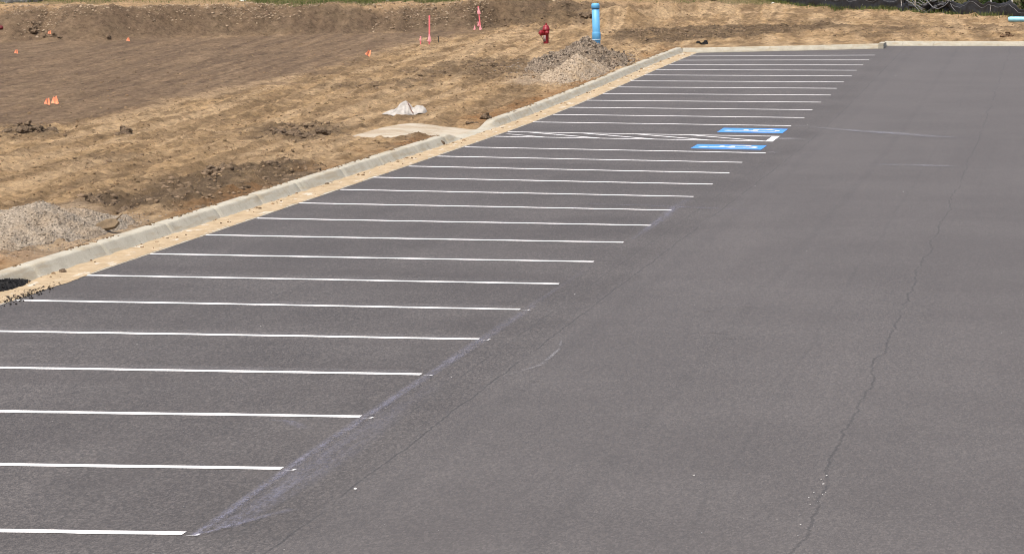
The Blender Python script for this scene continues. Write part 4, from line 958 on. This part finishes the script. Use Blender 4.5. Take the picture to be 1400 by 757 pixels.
# ------------------------------------------------------------------ silt fence
def fence():
    base = fpt(0); r = empty('silt_fence', (base.x, base.y, float(gsurf(base.x, base.y)))); tag(r, 'sagging black silt fence with a collapsed section in front of dark shrubs', 'fence')
    org = Vector(r.location)
    posts = [-5.2, -3.9, -2.5, -1.1, .37, 1.9, 3.2, 4.7, 8.6, 10.1, 11.7, 13.2, 14.8, 16.3, 17.9, 19.4, 21, 22.6, 24.2, 25.8]
    def zat(s): p = fpt(s); return float(gsurf(p.x, p.y))
    for i, s in enumerate(posts):
        p = fpt(s, -.03); z = zat(s); h = .78+random.uniform(-.04, .08)
        bm = bmesh.new(); box(bm, (p.x-org.x, p.y-org.y, z-org.z+h/2-.15), (.05, .05, h+.3), Matrix.Rotation(random.uniform(-.05, .05), 3, 'Y')); bm_obj('fence_post', bm, M['post'], r, False)
    def top(s):
        k = np.searchsorted(posts, s); a, b = posts[max(k-1, 0)], posts[min(k, len(posts)-1)]
        t = 0 if b == a else (s-a)/(b-a); return .66-.13*math.sin(math.pi*min(max(t, 0), 1))*(1.2 if b-a < 2 else 0)
    def panel(s0, s1, tf, name, crush=0., n=None):
        n = n or int((s1-s0)/.05); m = 12; V = []
        for s in np.linspace(s0, s1, n):
            h = tf(s); z = zat(s)
            for j in range(m):
                t = j/(m-1)
                bul = .05*math.sin(s*2.1)*math.sin(math.pi*t)+.03*float(fbm(s*2.2, t*2.5, 3))+crush*(.30*float(fbm(s*3.3+9, t*3.5, 3))+.12*math.sin(t*9+s*5))
                p = fpt(s, .02+bul+(.05*crush if crush else 0)); V.append((p.x-org.x, p.y-org.y, z-org.z-.03+h*t+crush*.10*float(fbm(s*4, t*4+5, 3))))
        o = mesh_obj(name, V, grid_faces(n, m), M['fabric'], r); md = o.modifiers.new('t', 'SOLIDIFY'); md.thickness = .004
        return o
    panel(-5.2, 4.7, top, 'fabric_panel')
    panel(8.4, 25.8, top, 'fabric_panel')
    tag(panel(4.7, 6.5, lambda s: np.interp(s, [4.7, 5.0, 5.6, 6.2, 6.5], [.62, .50, .46, .52, .40]), 'slumped_fabric', 1., 90), 'crumpled fabric slumped off the fence')
    tag(panel(6.5, 8.45, lambda s: np.interp(s, [6.5, 6.8, 7.4, 8.0, 8.45], [.10, .08, .16, .38, .62]), 'slumped_fabric', .25, 70), 'fallen fabric edge sloping to the ground')
    def cordline(s0, s1, drop, ofs, wd, name='cord'):
        pts = []
        for s in np.linspace(s0, s1, int((s1-s0)/.12)):
            p = fpt(s, .075+ofs+.05*math.sin(s*2.1)*.6); pts.append((p.x-org.x, p.y-org.y, zat(s)-org.z+top(s)*1.0-drop))
        bm = bmesh.new(); tube(bm, pts, wd, 5); bm_obj(name, bm, M['cord'], r)
    cordline(-5.2, 4.7, .17, 0, .008); cordline(8.4, 25.8, .17, 0, .008)
    def strand(pts, wd=.014):
        bm = bmesh.new(); tube(bm, [(fpt(s, o).x-org.x, fpt(s, o).y-org.y, zat(s)-org.z+z) for s, o, z in pts], wd, 5); bm_obj('cord', bm, M['cord'], r)
    strand([(8.5, .12, .60), (8.0, .14, .45), (7.4, .16, .25), (6.8, .2, .10), (6.3, .2, .03)], .018)
    strand([(7.6, .14, .45), (7.1, .15, .30), (6.6, .2, .12), (6.1, .22, .02)], .013)
    strand([(6.4, .16, .58), (6.1, .2, .42), (5.7, .26, .24), (5.3, .26, .20), (4.9, .2, .36), (4.7, .1, .60)], .02)
    strand([(4.65, .1, .5), (4.4, .16, .34), (4.1, .2, .18)], .012)
    bm = bmesh.new()
    for z in (.10, .20, .31, .42, .53, .64, .75):
        tube(bm, [(fpt(s, -.05).x-org.x, fpt(s, -.05).y-org.y, zat(s)-org.z+z+.02*math.sin(s*3+z*9)) for s in np.linspace(4.7, 8.6, 16)], .013, 5)
    for s in np.arange(4.9, 8.6, .3): tube(bm, [(fpt(s, -.05).x-org.x, fpt(s, -.05).y-org.y, zat(s)-org.z+z) for z in (.0, .75)], .004, 4)
    bm_obj('wire_mesh', bm, M['mesh'], r)
    bm = bmesh.new(); p = fpt(7.45, .02); box(bm, (p.x-org.x, p.y-org.y, zat(7.45)-org.z+.42), (.045, .03, 1.0), Matrix.Rotation(.04, 3, 'Y')); tag(bm_obj('fence_post', bm, M['wood'], r, False), 'bare wooden stake in the exposed wire')
fence()

# ------------------------------------------------------------------ boulders and pale rocks along the top
def rock(u, v, r, mat, lab, name='boulder', cat='boulder', sq=.7):
    q = on(u, v); V, F, _ = lumps(np.array([[0, 0, r*.3]]), np.array([r]), sq, ICO3, .035); V = V+.16*r*np.stack([fbm(V[:, 0]/r*1.2, V[:, 1]/r*1.2+V[:, 2]/r, 3)]*3, 1)
    tag(mesh_obj(name, V, F, mat, loc=q), lab, cat)
rock(14, 4, .36, M['boulder'], 'grey boulder in the grass, outermost above the bank')
rock(30, 4, .30, M['boulder'], 'small grey boulder between two larger ones above the bank')
rock(43, 3, .42, M['boulder'], 'large grey boulder beside a dark gap above the bank')
rock(332, 3.5, .11, M['whiteblock'], 'white rock on the bank top where the grass begins', 'rock', 'rock')
rock(530.5, 2, .08, M['whiteblock'], 'small white rock in the green grass above the bank', 'rock', 'rock')
rock(1093, 9, .11, M['whiteblock'], 'white rock at the foot of the far silt fence', 'rock', 'rock')
rock(1057, 6, .07, M['whiteblock'], 'tiny white rock on the soil left of the silt fence end', 'rock', 'rock')
rock(975, 4.5, .12, M['stone'], 'pale tan rock at the far grass edge beyond the end kerb', 'rock', 'rock', .4)
q = at(486, 669, fn=zroad); V, F, _ = lumps(np.array([[0, 0, .006]]), np.array([.013]), .6, ICO2, .12); tag(mesh_obj('pebble', V, F, M['whiteblock'], smooth=False, loc=q), 'white pebble alone on the asphalt near the first stall lines', 'pebble')
bpy.context.view_layer.update()
